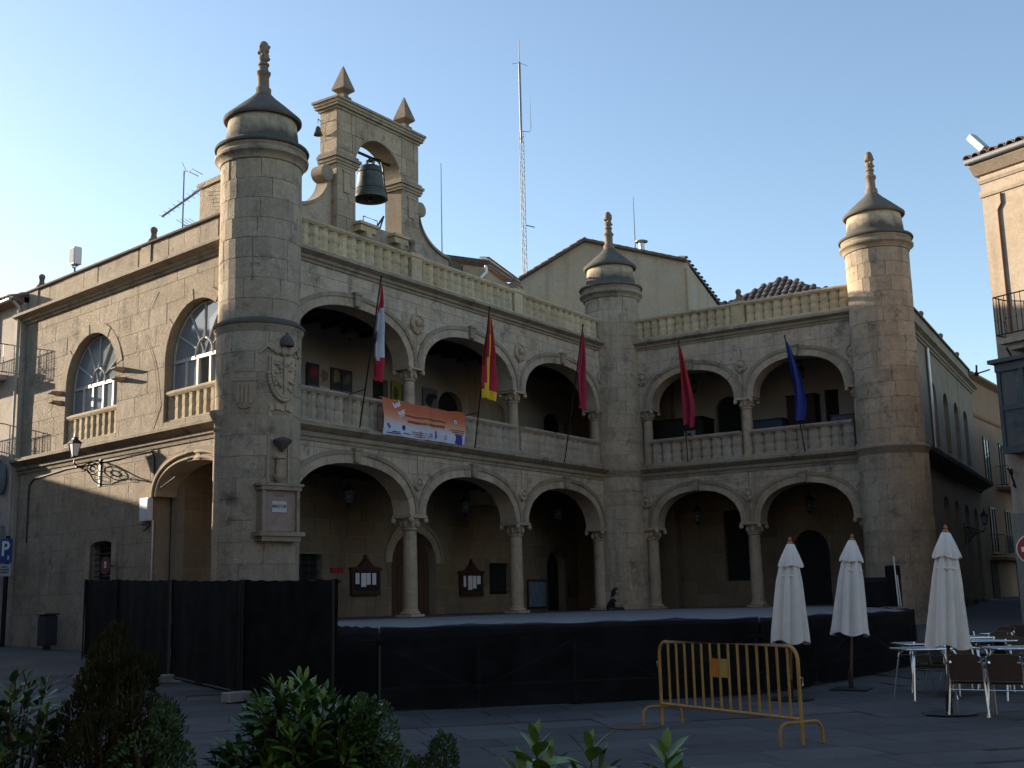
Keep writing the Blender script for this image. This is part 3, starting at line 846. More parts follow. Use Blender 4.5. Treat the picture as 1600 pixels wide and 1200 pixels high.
# ---------------------------------------------------------------- sunlit side front (F0)
w1 = opening_arch(4.44, 1.49, 8.13, 1.49, 6.50); w2 = opening_arch(9.88, 1.49, 8.13, 1.49, 6.50)
pa = opening_arch(9.95, 1.65 + .32, 4.55, .80 + .32, FLOOR - .6, 2.2)
sw = opening_arch(5.40, .60, 3.40, .14, 2.30)
lo_ops = [sw, pa]; up_ops = [w1, w2]
wall_core(MB(), 0.22, 12.0, 0.2, 5.95, lo_ops, 0.0, .55).build('side_wall', S_MORT, HALL, F0)
wall_core(MB(), 0.22, 12.0, 5.95, 10.65, up_ops, 0.0, .55).build('side_wall', S_MORT, HALL, F0)
stones(F0, 0.22, 11.7, 6.30, 10.62, up_ops, .56, .8, 1.5, S_SIDE, HALL, True, gap=.002, proud=(.006, .010))
stones(F0, 0.22, 11.7, 0.35, 5.86, lo_ops, .56, .8, 1.5, S_SIDE, HALL, True, gap=.002, proud=(.006, .010))
arch(F0, 9.95, 4.55, 1.65, .80, .32, -.03, .6, 11, S_ARCH, n=2.2, key=False)
for k in range(2):                                        # extra roll mouldings of the side arch
    m = MB(); p0 = arch_pts(9.95, 4.55, 1.72 + k * .14, .87 + k * .14, 2.2, 40)
    m.tube([(x, -.05 - .03 * k, z) for x, z in p0], .045, 8).build('arch_roll', S_ARCH, HALL, F0, smooth=60)
arch(F0, 4.44, 8.13, 1.49, 1.49, .30, -.004, .05, 13, S_SIDE, n=2, key=False, rim=0)
arch(F0, 9.88, 8.13, 1.49, 1.49, .30, -.004, .05, 13, S_SIDE, n=2, key=False, rim=0)
mould('string_course', F0, 0.15, 11.6, CORN_MID, S_MOULD)
mould('cornice', F0, -0.12, 11.4, [(y * 1.15 if y < 0 else y, z) for y, z in CORN_TOP], S_MOULD)
MB().box(.25, 11.5, .02, .40, 10.95, 11.68).build('parapet', S_MORT, HALL, F0)
stones(F0, .25, 11.3, 10.95, 11.66, [], .8, .7, 1.3, S_SIDE, HALL, True, y0=.02, gap=.005)
mould('parapet_cap', F0, .2, 11.4, [(.46, 11.66), (-.08, 11.66), (-.10, 11.70), (.1, 11.80), (.3, 11.80), (.46, 11.74)], plain('cap_tile', (.19, .125, .10), .9, var=.3, bump=.4, bscale=9))
for x in (.62, 7.25): 
    MB().box(x - .25, x + .25, -.03, .42, 10.95, 11.72).build('roof_post', S_SIDE, HALL, F0)
    finial_ball(F0, x, .2, 11.76)
cx0, cz1 = pxl(F0, 313, 290, 1.0); cx1, _z = pxl(F0, 352, 290, 1.0)
MB().box(cx0, cx1, 1.0, 1.7, 10.9, cz1 - .12).box(cx0 - .06, cx1 + .06, .94, 1.76, cz1 - .12, cz1 + .03).build('chimney', S_SIDE, HALL, F0)
# stone corbels beside the first window
for x, z in ((2.55, 8.02), (2.62, 7.72), (6.2, 8.20), (6.2, 7.92)):
    MB().add([(x - .14, 0, z), (x + .14, 0, z), (x + .14, -.32, z + .06), (x - .14, -.32, z + .06), (x - .14, 0, z + .12), (x + .14, 0, z + .12), (x + .14, -.32, z + .10), (x - .14, -.32, z + .10)], [(0, 1, 2, 3), (7, 6, 5, 4), (3, 2, 6, 7), (0, 3, 7, 4), (1, 5, 6, 2)]).build('corbel', S_ARCH, HALL, F0)
# arched windows with balustrade
FANG = glass('fan_window_glass', (.26, .28, .29), .88, 2.0, .05)  # pale base colour stands in for sky reflection on the panes
FRAME = plain('window_frame_paint', (.42, .41, .37), .5, var=.08)
CURT = plain('pale_curtain', (.50, .50, .48), .9, var=.1, scale=3)
def fan_window(cx, open_mid):
    y = .26; zs = 8.13; a = 1.44; z0 = 7.32
    fr = MB()
    pts = arch_pts(cx, zs, a, a, 2, 32)
    fr.tube([(cx - a, y, z0)] + [(x, y, z) for x, z in pts] + [(cx + a, y, z0)], .035, 6)
    fr.box(cx - a, cx + a, y - .04, y + .04, zs - .04, zs + .05)
    fr.box(cx - a, cx + a, y - .06, y + .06, z0 - .04, z0 + .05)
    W_ = fr.build('window', FRAME, HALL, F0)
    hub = arch_pts(cx, zs, .40, .48, 2, 16)
    MB().tube([(x, y - .02, z) for x, z in hub], .035, 6).build('fan_hub', FRAME, W_, F0, smooth=60)
    for k in range(1, 6):
        t = PI - PI * k / 6
        MB().tube([(cx + .40 * math.cos(t), y - .02, zs + .48 * math.sin(t)), (cx + a * math.cos(t), y - .02, zs + a * math.sin(t))], .026, 6).build('glazing_bar', FRAME, W_, F0)
    for k in (1, 2):
        t = PI - PI * k / 3
        MB().tube([(cx, y - .02, zs + .05), (cx + .40 * math.cos(t), y - .02, zs + .48 * math.sin(t))], .018, 6).build('glazing_bar', FRAME, W_, F0)
    for k in range(6):
        t0, t1 = PI - PI * k / 6, PI - PI * (k + 1) / 6
        po = [(cx, zs + .03)] + [(cx + a * math.cos(lerp(t0, t1, j / 4)), zs + a * math.sin(lerp(t0, t1, j / 4))) for j in range(5)]
        MB().prism(list(reversed(po)), y, y + .008).build('pane', FANG, W_, F0 @ Matrix.Translation((0, random.uniform(-.004, .004), 0)))
    xs = [-a, -.82, -.28, .30, .86, a]
    for x in xs[1:-1]:
        MB().box(cx + x - .035, cx + x + .035, y - .045, y + .03, z0, zs).build('mullion', FRAME, W_, F0)
    for i in range(5):
        if open_mid and i == 2: continue
        MB().box(cx + xs[i] + .03, cx + xs[i + 1] - .03, y, y + .008, z0 + .04, zs - .04).build('pane', FANG, W_, F0)
        if i != 2: MB().box(cx + xs[i] + .03, cx + xs[i + 1] - .03, y + .10, y + .11, z0 + .04, zs - .02).build('curtain', CURT, W_, F0)
    balustrade(F0, cx - 1.49, cx + 1.49, 6.42, 7.34, 9, S_BAL, y=.17, dep=.12)
fan_window(4.44, False); fan_window(9.88, True)
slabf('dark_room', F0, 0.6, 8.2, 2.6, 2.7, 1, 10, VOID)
slabf('room_wall', F0, 8.2, 8.3, .5, 3.6, 6.3, 10.3, PLAST)
sg = MB().box(4.80, 6.0, .30, .33, 2.3, 3.55).build('window', VOID, HALL, F0)
for k in range(7):
    z = 2.42 + k * .155; MB().tube([(4.8, .14, z), (6.0, .14, z)], .016, 6).build('bar', IRON, sg, F0)
slabf('window_surround', F0, 4.56, 4.80, -.035, .1, 2.28, 3.60, S_ARCH); slabf('window_surround', F0, 6.0, 6.24, -.035, .1, 2.28, 3.60, S_ARCH)
slabf('plinth', F0, .22, 8.0, -.05, .1, .2, 1.55, S_SIDE)
# downpipe and cables on the sunlit wall
MB().tube([(8.12, -.06, .6), (8.12, -.06, 3.95)], .045, 8).build('downpipe', METAL, HALL, F0, smooth=60)
cb = MB(); CAB = plain('cable_black', (.025, .025, .025), .7)
cb.tube([(.95, -.03, 3.7), (.95, -.03, 5.45), (1.25, -.03, 5.62), (3.2, -.03, 5.75), (6.0, -.04, 5.76), (7.9, -.03, 5.80), (8.05, -.03, 5.6), (8.10, -.03, 4.9), (8.5, -.05, 4.78), (9.2, -.09, 5.0)], .022, 5).build('cable', CAB, HALL, F0)
MB().tube([(7.9, -.03, 10.2), (7.2, -.03, 9.4), (7.9, -.03, 8.2), (8.2, -.03, 7.0), (7.8, -.03, 6.3)], .007, 5).build('cable', CAB, HALL, F0)

# ---------------------------------------------------------------- other towers, street side (F3)
TW3, PS3 = tower(T3, 0.6, 5.95, False, 100, False, 1.07)
TW2, PS2 = tower(T2, 0.9, 5.95, False, 100, False, 1.0)
f3w = [opening_arch(x, .62, 8.95, .48, 6.95) for x in (7.3, 10.2, 12.95, 15.6)]
f3l = [opening_arch(x, .62, 4.75, .45, 1.4) for x in (8.1, 10.8, 13.5, 16.2)]
S_GREY = stone('street_side_render', (.30, .24, .175), stain=.4, rnd=.1, bump=.3, streak=.5)
wall_core(MB(), 0.5, 18.4, .6, 6.1, f3l, 0.0, .5).build('street_wall', S_GREY, HALL, F3)
wall_core(MB(), 0.5, 18.4, 6.1, 10.6, f3w, 0.0, .5).build('street_wall', S_GREY, HALL, F3)
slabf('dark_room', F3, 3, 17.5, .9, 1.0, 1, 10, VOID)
for o in f3w + f3l:
    c = (o['xa'] + o['xb']) / 2
    W_ = MB().box(o['xa'], o['xb'], .34, .36, o['zb'], o['top'](c)).build('window', GLASS, HALL, F3)
    MB().box(c - .04, c + .04, .28, .34, o['zb'], o['top'](c)).build('mullion', FRAME, W_, F3)
    slabf('window_sill', F3, o['xa'] - .1, o['xb'] + .1, -.10, .1, o['zb'] - .12, o['zb'], S_MOULD)
mould('cornice', F3, 1.0, 18.6, CORN_TOP, S_MOULD)
mould('street_eave', F3, .9, 18.6, [(.3, 6.0), (-.05, 6.0), (-.12, 6.12), (-.55, 6.30), (-.60, 6.42), (-.55, 6.46), (.3, 6.60)], S_LICH)
MB().box(1, 18.3, .02, .35, 10.95, 11.66).build('parapet', S_GREY, HALL, F3)
mould('parapet_cap', F3, 1, 18.3, [(.42, 11.66), (-.07, 11.66), (-.08, 11.70), (.15, 11.78), (.42, 11.74)], TILE)
for x in (7.3, 11.9, 16.4): finial_ball(F3, x, .2, 11.76)
MB().tube([(6.25, -.07, 6.7), (6.25, -.07, 10.55)], .07, 8).build('downpipe', METAL, HALL, F3, smooth=60)

# ---------------------------------------------------------------- bell gable
GY = 0.62; GD = 0.66
gx0, gx1 = 3.82, 7.46; oc, oa = 5.62, 1.03
gop = [opening_arch(oc, oa, 14.21, 1.03, 12.55)]
GB = wall_core(MB(), gx0, gx1, 11.0, 15.76, gop, GY, GY + GD).build('bell_gable', S_MORT, HALL, F1)
def gable_stones(J_, M, x0, x1, y0, ops, d=None):
    stones(M, x0, x1, 11.0, 15.74, ops, .50, .5, .95, S_GOLD, GB, False, y0=y0, gap=.004, proud=(.01, .02))
gable_stones(None, F1, gx0, gx1, GY, gop)
# left end of the gable faced with stone
ML = F1 @ Matrix.Translation((gx0, GY, 0)) @ Matrix.Rotation(-PI / 2, 4, 'Z') @ Matrix.Translation((-GD, 0, 0))
stones(ML, 0, GD, 11.0, 15.74, [], .5, .4, .7, S_GOLD, GB, False, y0=0, gap=.004, proud=(.004, .01))
t = MB()
for (o_, z0, z1) in ((.05, 15.72, 15.80), (.12, 15.80, 15.88), (.15, 15.88, 15.97), (.19, 15.97, 16.04)):
    t.box(gx0 - o_, gx1 + o_, GY - o_, GY + GD + o_, z0, z1)
t.build('gable_cornice', S_MOULD, GB, F1)
for x in (4.12, 6.86):
    q = MB(); q.box(x - .16, x + .16, GY - .13, GY + .23, 16.04, 16.14)
    q.lathe([(.20, 16.14), (.15, 16.20), (.15, 16.25), (.34, 16.36), (.33, 16.42), (.02, 17.12), (.001, 17.14)], 4, x, GY + .05, a0=PI / 4, a1=2 * PI + PI / 4)
    q.build('obelisk', S_FIN, GB, F1)
for x0, x1 in ((gx0 - .06, oc - oa + .05), (oc + oa - .05, gx1 + .06)):   # imposts and pilaster panels
    q = MB()
    for k, (o_, z) in enumerate(((.03, 14.06), (.06, 14.14), (.10, 14.24), (.04, 14.33))): q.box(x0 - o_, x1 + o_, GY - o_ - .02, GY + GD, z, z + .085)
    q.build('impost', S_MOULD, GB, F1)
    xm = (x0 + x1) / 2
    MB().box(xm - .13, xm + .13, GY - .05, GY, 13.25, 13.85).box(xm - .18, xm + .18, GY - .07, GY, 13.85, 13.92).build('panel', S_ARCH, GB, F1)
# scrolls
def scroll(side):
    pts = []
    x0 = gx1 if side > 0 else gx0
    for i in range(15):
        t_ = i / 14; a_ = PI / 2 * t_
        pts.append((x0 + side * (.22 + 1.50 * (1 - math.cos(a_))), 13.55 - 1.10 * math.sin(a_)))
    poly = [(x0, 11.0)] + [(x0, 13.7)] + pts + [(x0 + side * 1.72, 11.0)]
    q = MB(); q.prism(poly if side < 0 else list(reversed(poly)), GY + .2, GY + GD - .15)
    SCR = q.build('scroll_wall', S_GOLD, GB, F1)
    q = MB()
    q.add([(x, y, z + dz) for x, z in pts for y, dz in ((GY + .12, .0), (GY + GD - .08, .0), (GY + GD - .08, .09), (GY + .12, .09))],
          [(i * 4 + j, i * 4 + (j + 1) % 4, i * 4 + 4 + (j + 1) % 4, i * 4 + 4 + j) for i in range(14) for j in range(4)])
    q.build('scroll_cap', S_MOULD, GB, F1)
    q = MB().lathe([(.20, 0), (.24, .03), (.24, GD - .2), (.20, GD - .17)], 18)
    q.v = [(a, c, b) for a, b, c in q.v]
    q.build('volute', S_MOULD, GB, F1 @ Matrix.Translation((x0 + side * .26, GY + .08, 13.72)), smooth=40)
scroll(1); scroll(-1)
# sill of the bell opening with corbels and small rail
q = MB(); q.box(oc - 1.15, oc - .35, GY - .32, GY + .2, 12.38, 12.46); q.box(oc + .35, oc + 1.15, GY - .32, GY + .2, 12.38, 12.46)
for x in (oc - .75, oc + .75): q.box(x - .34, x + .34, GY - .26, GY, 12.20, 12.38); q.box(x - .12, x + .12, GY - .30, GY, 12.02, 12.2)
q.build('bell_ledge', S_BAL, GB, F1)
MB().tube([(oc - 1.0, GY - .28, 12.46), (oc - 1.0, GY - .28, 12.62), (oc - .4, GY - .28, 12.62), (oc - .4, GY - .28, 12.46)], .015, 6).build('ledge_rail', IRON, GB, F1)
MB().tube([(oc - .9, GY + .5, 12.70), (oc + 1.0, GY + .5, 12.70)], .02, 6).build('ledge_rail', IRON, GB, F1)
# bell (hung inside the arch: a thing of its own)
BRONZE = plain('green_bronze', (.06, .066, .055), .5, metal=.35, var=.35, scale=5)
BL = thing('bronze_bell', 'large green bronze bell hanging in the stone gable arch', 'bell', F1 @ Matrix.Translation((oc + .06, GY + .5, 12.9)))
Mb = F1 @ Matrix.Translation((oc - .02, GY + .33, 0.0))
MB().lathe([(.40, 13.75), (.45, 13.53), (.52, 13.52), (.53, 13.56), (.48, 13.68), (.43, 13.82), (.395, 14.02), (.37, 14.28), (.355, 14.44), (.30, 14.53), (.20, 14.57), (.08, 14.59), (.001, 14.59)], 36).build('bell_body', BRONZE, BL, Mb, smooth=50)
MB().lathe([(.44, 13.79), (.455, 13.81), (.43, 13.83)], 36).lathe([(.375, 14.32), (.39, 14.34), (.37, 14.36)], 36).build('bell_band', BRONZE, BL, Mb, smooth=50)
q = MB()
for a in range(4):
    aa = a * PI / 2
    q.tube([(.13 * math.cos(aa), .13 * math.sin(aa), 14.55), (.15 * math.cos(aa), .15 * math.sin(aa), 14.68), (.04 * math.cos(aa), .04 * math.sin(aa), 14.75)], .035, 6)
q.ball((0, 0, 14.76), .08, 8, 6); q.build('bell_crown', BRONZE, BL, Mb, smooth=50)
MB().tube([(-.92, 0, 14.84), (.92, 0, 14.84)], .045, 8).build('yoke', IRON, BL, Mb)
MB().tube([(.05, -.06, 14.82), (.34, -.10, 14.84), (.44, -.12, 14.6), (.47, -.14, 14.1), (.62, -.14, 13.62), (.58, -.12, 13.58)], .03, 6).build('hammer_arm', IRON, BL, Mb)
MB().tube([(0, 0, 14.5), (.02, 0, 13.55)], .02, 6).ball((.02, 0, 13.5), .06, 8, 6).build('clapper', IRON, BL, Mb)
MB().tube([(.72, .1, 13.2), (.15, .1, 12.47)], .03, 6).tube([(.72, .1, 13.2), (.42, .1, 12.47)], .025, 6).tube([(.44, .1, 12.82), (.0, .1, 12.47)], .02, 6).build('bell_stay', IRON, BL, Mb)
# little bell on the end of the gable
LB = thing('small_bell', 'small bronze bell on an iron bracket at the gable end', 'bell', F1 @ Matrix.Translation((gx0 - .14, GY + .6, 14.9)))
Ms = F1 @ Matrix.Translation((gx0 - .16, GY + .6, 3.4)) @ Matrix.Diagonal((.78, .78, .78, 1))
MB().lathe([(.17, 14.86), (.18, 14.88), (.13, 14.98), (.10, 15.12), (.05, 15.2), (.001, 15.21)], 16).build('bell_body', BRONZE, LB, Ms, smooth=50)
MB().tube([(.16, 0, 15.45), (0, 0, 15.5), (0, 0, 15.2)], .02, 6).build('bell_bracket', IRON, LB, Ms)
# ball finial on the terrace seen between gable and balustrade (front of scroll)
# ---------------------------------------------------------------- roofs of the hall
def tilemesh(w_, L, mat, name='roof_tile'):
    m = MB(); n = 5
    for (yy, s) in ((0, 1.0), (L, .86)):
        for k in range(n + 1):
            a = PI * k / n; m.v.append((-w_ / 2 * s * math.cos(a), yy, w_ * .42 * s * math.sin(a)))
        for k in range(n + 1):
            a = PI * k / n; m.v.append((-w_ / 2 * s * .84 * math.cos(a), yy, w_ * .42 * s * math.sin(a) * .84 - .004))
    q = n + 1
    for k in range(n):
        m.f.append((k, k + 1, 2 * q + k + 1, 2 * q + k)); m.f.append((q + k + 1, q + k, 3 * q + k, 3 * q + k + 1)); m.f.append((k + 1, k, q + k, q + k + 1))
    m.t = [.5] * len(m.f)
    return m.mesh(name, mat)
TME = tilemesh(.24, .46, TILE); TMD = tilemesh(.24, .46, TILE_D)
def tile_field(M, wd, ln, me, parent, pitch=.25, ex=.40, skip=None):
    """tiles laid on the plane of M: x across, y up the slope"""
    nx = int(wd / pitch); ny = int(ln / ex); k = 0
    for i in range(nx):
        for j in range(ny):
            if skip and skip((i + .5) * pitch, (j + .5) * ex): continue
            o = link('roof_tile', me, parent, M @ Matrix.Translation((pitch * (i + .5), ex * j, .01 + .012 * random.random() )) @ Matrix.Rotation(random.uniform(-.03, .03) , 4, 'Z') @ Matrix.Rotation(-.045, 4, 'X')); k += 1
    return k
ROOFM = plain('roof_bed', (.10, .075, .062), .9, var=.3)
def hip_roof(M, x0, x1, y0, y1, z0, zr, inset, name='roof', parent=HALL):
    ym = (y0 + y1) / 2
    m = MB().add([(x0, y0, z0), (x1, y0, z0), (x1, y1, z0), (x0, y1, z0), (x0 + inset, ym, zr), (x1 - inset, ym, zr)], [(0, 1, 5, 4), (1, 2, 5), (2, 3, 4, 5), (3, 0, 4), (3, 2, 1, 0)])
    return m.build(name, ROOFM, parent, M)
slabf('roof_terrace', F1, 1.0, 20.0, .3, 5.0, 10.7, 10.94, S_MORT)
slabf('roof_terrace', F2, -4.0, 9.6, .3, 4.6, 10.69, 10.93, S_MORT)
slabf('inner_wall', F1, 2.4, 18, 4.9, 5.1, 10.9, 11.9, PLAST)
hip_roof(F1, 2.6, 19.0, 4.9, 13.0, 11.85, 14.2, 4)
slabf('street_roof_wall', F3, 1.0, 17.8, .5, .6, 10.8, 11.4, PLAST)
hip_roof(F3, .8, 17.8, .5, 8.5, 11.2, 13.4, 3)

RF3 = hip_roof(F3, .8, 17.8, .5, 8.5, 11.2, 13.4, 3) if False else [o for o in HALL.children if o.name.startswith('roof') and o.name.split('.')[0] == 'roof'][-1]
_L = math.hypot(3, 2.2); _c, _s = 3 / _L, 2.2 / _L
MT = F3 @ Matrix(((0, _c, -_s, .8), (-1, 0, 0, 8.5), (0, _s, _c, 11.2), (0, 0, 0, 1)))
tile_field(MT, 8.0, _L, TMD, RF3, skip=lambda x, y: y > _L * (1 - abs(x - 4) / 4.0) - .1)
# ================================================================== neighbouring buildings
def face_windows(B, M, xs, zs, wd, h, mat_fr=None, y=0.0):
    for z in zs:
        for x in xs:
            W_ = MB().box(x - wd / 2, x + wd / 2, y - .02, y + .05, z, z + h).build('window', GLASS, B, M)
            f_ = MB()
            for a, b, c, d in ((x - wd / 2 - .08, x - wd / 2, z - .08, z + h + .08), (x + wd / 2, x + wd / 2 + .08, z - .08, z + h + .08), (x - wd / 2, x + wd / 2, z + h, z + h + .08), (x - wd / 2, x + wd / 2, z - .08, z), (x - .03, x + .03, z, z + h)):
                f_.box(a, b, y - .05, y + .03, c, d)
            f_.build('window_frame', mat_fr or WHITE, W_, M)
def railing(B, M, x0, x1, y0, y1, z, n, mat=IRON, h=1.0, belly=0.0, name='railing'):
    """balcony railing round three sides; each bar its own piece"""
    r = MB()
    for zz in (z + .10, z + h):
        r.tube([(x0, y1, zz), (x0, y0, zz), (x1, y0, zz), (x1, y1, zz)], .018, 6)
    RL = r.build(name, mat, B, M)
    bm_ = MB().tube([(0, 0, .1), (0, 0, h)], .010, 5).ball((0, 0, h * .45), .025, 6, 4).mesh('bar', mat)
    for k in range(n + 1): link('bar', bm_, RL, M @ Matrix.Translation((lerp(x0, x1, k / n), y0, z)))
    ns = max(2, int(abs(y1 - y0) / .12))
    for x in (x0, x1):
        for k in range(1, ns): link('bar', bm_, RL, M @ Matrix.Translation((x, lerp(y0, y1, k / ns), z)))
    return RL
# ---------------------------------------------------------------- left neighbour
NPL = stone('neighbour_plaster', (.44, .385, .33), stain=.3, rnd=0, bump=.15, streak=.4)
NB_ = thing('balcony_house', 'pinkish plastered house with iron balconies adjoining the sunlit town hall side', 'building', F0 @ Matrix.Translation((-5, .2, zg(40))))
MB().box(-11, .16, -.14, 9, .2, 11.35).build('wall', NPL, NB_, F0)
mould('eave', F0, -11.3, .12, [(-.1, 11.3), (-.46, 11.42), (-.50, 11.5), (-.40, 11.56), (-.1, 11.66)], plain('eave_wood', (.20, .12, .09), .8), NB_)
NR = MB().add([(-11.3, -.35, 11.52), (.15, -.35, 11.52), (.15, 4.6, 13.3), (-11.3, 4.6, 13.3), (.15, 9.3, 11.5), (-11.3, 9.3, 11.5)], [(0, 1, 2, 3), (3, 2, 4, 5), (0, 3, 5), (1, 4, 2)]).build('roof', ROOFM, NB_, F0)
_L = math.hypot(4.95, 1.78)
MN = F0 @ Matrix(((1, 0, 0, -5.2), (0, 4.95 / _L, -1.78 / _L, -.42), (0, 1.78 / _L, 4.95 / _L, 11.53), (0, 0, 0, 1)))
tile_field(MN, 5.2, .9, TME, NR)
MB().tube([(.02, -.52, 11.42), (-11, -.52, 11.42)], .06, 8).build('gutter', METAL, NB_, F0, smooth=60)
MB().tube([(.0, -.40, 11.4), (.04, -.20, 11.15), (.04, -.20, .8)], .06, 8).build('downpipe', plain('cream_pipe', (.47, .42, .33), .6), NB_, F0, smooth=60)
for z in (9.12, 6.55, 3.80):
    S_ = MB().box(-5.6, -.75, -.80, -.1, z - .16, z).build('balcony_slab', NPL, NB_, F0)
    railing(NB_, F0, -5.6, -.78, -.77, -.14, z, 28, h=1.0)
    for x in (-2.1, -4.2):
        D_ = MB().box(x - .5, x + .5, -.16, -.12, z, z + 2.1).build('balcony_door', VOID, NB_, F0)
        MB().box(x - .62, x - .5, -.2, -.1, z, z + 2.1).box(x + .5, x + .62, -.2, -.1, z, z + 2.1).box(x - .62, x + .62, -.2, -.1, z + 2.1, z + 2.25).build('door_frame', WHITE, D_, F0)
MB().box(-.68, -.30, -.3, -.1, 3.5, 4.3).build('air_vent', plain('vent_grey', (.2, .22, .22), .6), NB_, F0)
bx_ = MB(); bx_.lathe([(.0001, -.06), (.20, -.06), (.26, 0), (.26, .06), (.20, .12), (.0001, .13)], 20)
bx_.v = [(a * 1.0, c - .05, b * 1.9) for a, b, c in bx_.v]
bx_.build('oval_shield', plain('slate_blue_stone', (.13, .15, .16), .8), NB_, F0 @ Matrix.Translation((-.50, -.22, 5.75)), smooth=50)
SH = MB().box(-3.4, -.55, -.17, -.12, .6, 3.15).build('shop_door', VOID, NB_, F0)
MB().box(-.55, -.25, -.24, -.1, .5, 3.15).box(-3.7, -3.4, -.24, -.1, .5, 3.15).box(-3.7, -.25, -.26, -.1, 3.15, 3.5).build('door_frame', plain('door_stone', (.30, .28, .25), .9), SH, F0)
for k in range(3):
    pz = (9.12, 6.55, 6.55)[k]; px_ = (-.98, -1.05, -1.5)[k]
    P_ = thing('flower_pot', ('white flower pot on the top balcony of the balcony house', 'terracotta flower pot at the end of the middle balcony', 'terracotta flower pot further in on the middle balcony')[k], 'flower pot', F0 @ Matrix.Translation((px_, -.58, pz)))
    Mp = F0 @ Matrix.Translation((px_, -.58, pz))
    MB().lathe([(.07, .005), (.10, .2), (.115, .2), (.115, .24), (.09, .24), (.08, .2)], 12).build('pot', (WHITE, TILE, TILE)[k], P_, Mp, smooth=40)
    q = MB()
    for j in range(40):
        a = random.uniform(0, 2 * PI); r_ = random.uniform(.02, .16); z = .24 + random.uniform(0, .22)
        p = Vector((r_ * math.cos(a), r_ * math.sin(a), z)); d = Vector((math.cos(a), math.sin(a), .3)) * .06; s_ = Vector((-math.sin(a), math.cos(a), 0)) * .025
        q.add([p, p + d * .5 + s_, p + d, p + d * .5 - s_], [(0, 1, 2, 3)])
    q.build('foliage', plain('pot_leaf', (.05, .085, .03), .6), P_, Mp, kind='stuff')

# ---------------------------------------------------------------- unseen houses: one read from its shadow, the rest added to darken the plaza
def block_house(name, label, O, ang, wd, dp, h, ridge, mat, nx, floors, group=None, balc=True):
    M = frame(O, ang, zg(O[1]) - .3)
    B = thing(name, label, 'building', M, group)
    MB().box(0, wd, 0, dp, 0, h).build('wall', mat, B, M)
    hh = h
    MB().add([(-.3, -.4, hh), (wd + .3, -.4, hh), (wd + .3, dp + .4, hh), (-.3, dp + .4, hh), (-.3, dp / 2, ridge), (wd + .3, dp / 2, ridge)], [(0, 1, 5, 4), (2, 3, 4, 5), (1, 2, 5), (3, 0, 4), (3, 2, 1, 0)]).build('roof', ROOFM, B, M)
    fh = (h - .6) / floors
    for k in range(floors):
        face_windows(B, M, [wd * (i + .5) / nx for i in range(nx)], [k * fh + 1.0], 1.0, min(1.9, fh - 1.1))
        if balc and k:
            MB().box(wd * .1, wd * .9, -.5, 0, k * fh + .78, k * fh + .9).build('balcony_slab', mat, B, M)
    return B
def e_line(t): return (-28.3 + .391 * t, 42 + .92 * t)
H4P = plain('brown_grey_plaster', (.27, .24, .20), .9, var=.1, scale=1.2)
H1P = plain('ochre_plaster', (.30, .24, .17), .9, var=.1, scale=1.2); H2P = plain('white_plaster', (.5, .47, .42), .9, var=.1, scale=1.2); H3P = plain('rose_plaster', (.28, .22, .18), .9, var=.1, scale=1.2)
# eave line runs along e (67 degrees); facades look right towards the plaza
block_house('unseen_plaza_house', 'low ochre house across the street from the sunlit town hall side', e_line(-2.5), 67, 7.5, 7, 9.0 - zg(40) + .3, 9.25 - zg(40), H1P, 3, 3)
block_house('unseen_plaza_house', 'unseen tall white plastered house added to shade the plaza from the left', e_line(-19.5), 67, 17, 9, 13.2, 15.5, H2P, 5, 4)  # out of view; stretched to close a gap where sun came through
block_house('unseen_plaza_house', 'unseen tall rose plastered house added along the left to darken the plaza', (-11.5, 7.0), 113, 13, 9, 14.0, 16.2, H3P, 5, 4)  # from here on, unseen houses placed to cut the sky light
block_house('unseen_plaza_house', 'unseen grey plastered house added beyond the rose one to darken the plaza', (-16.8, 19.4), 113, 12.5, 8, 13.0, 15.0, H4P, 4, 4)
block_house('unseen_plaza_house', 'unseen ochre plastered house added at the back end to darken the plaza', (22, -7), 180, 44, 9, 13.5, 15.4, H1P, 12, 4)
block_house('unseen_plaza_house', 'unseen brown plastered house added after the corner house to darken the plaza', (20.6, 18.0), -55.2, 18, 9, 12.5, 14.6, H4P, 6, 4)

# ---------------------------------------------------------------- background house with broad gable
BGP = stone('buff_plaster', (.41, .35, .27), stain=.15, rnd=0, bump=.1, streak=.35)
yb = 52.0
G = [at(u, v, yb) for u, v in ((812, 440), (913, 378), (1072, 410))]
BH = thing('gabled_house', 'plain buff plastered house with wide tiled gable behind the middle tower', 'building', T(4, yb, zg(yb)))
Mg = T(0, yb, 0)
pol = [(G[0].x - 4.5, 5), (9.9 - 1.85, 5), (G[2].x, G[2].z), (G[1].x, G[1].z), (G[0].x, G[0].z), (G[0].x - 4.5, G[0].z - 2.6)]
MB().prism(pol, 0, 9).build('wall', BGP, BH, Mg)
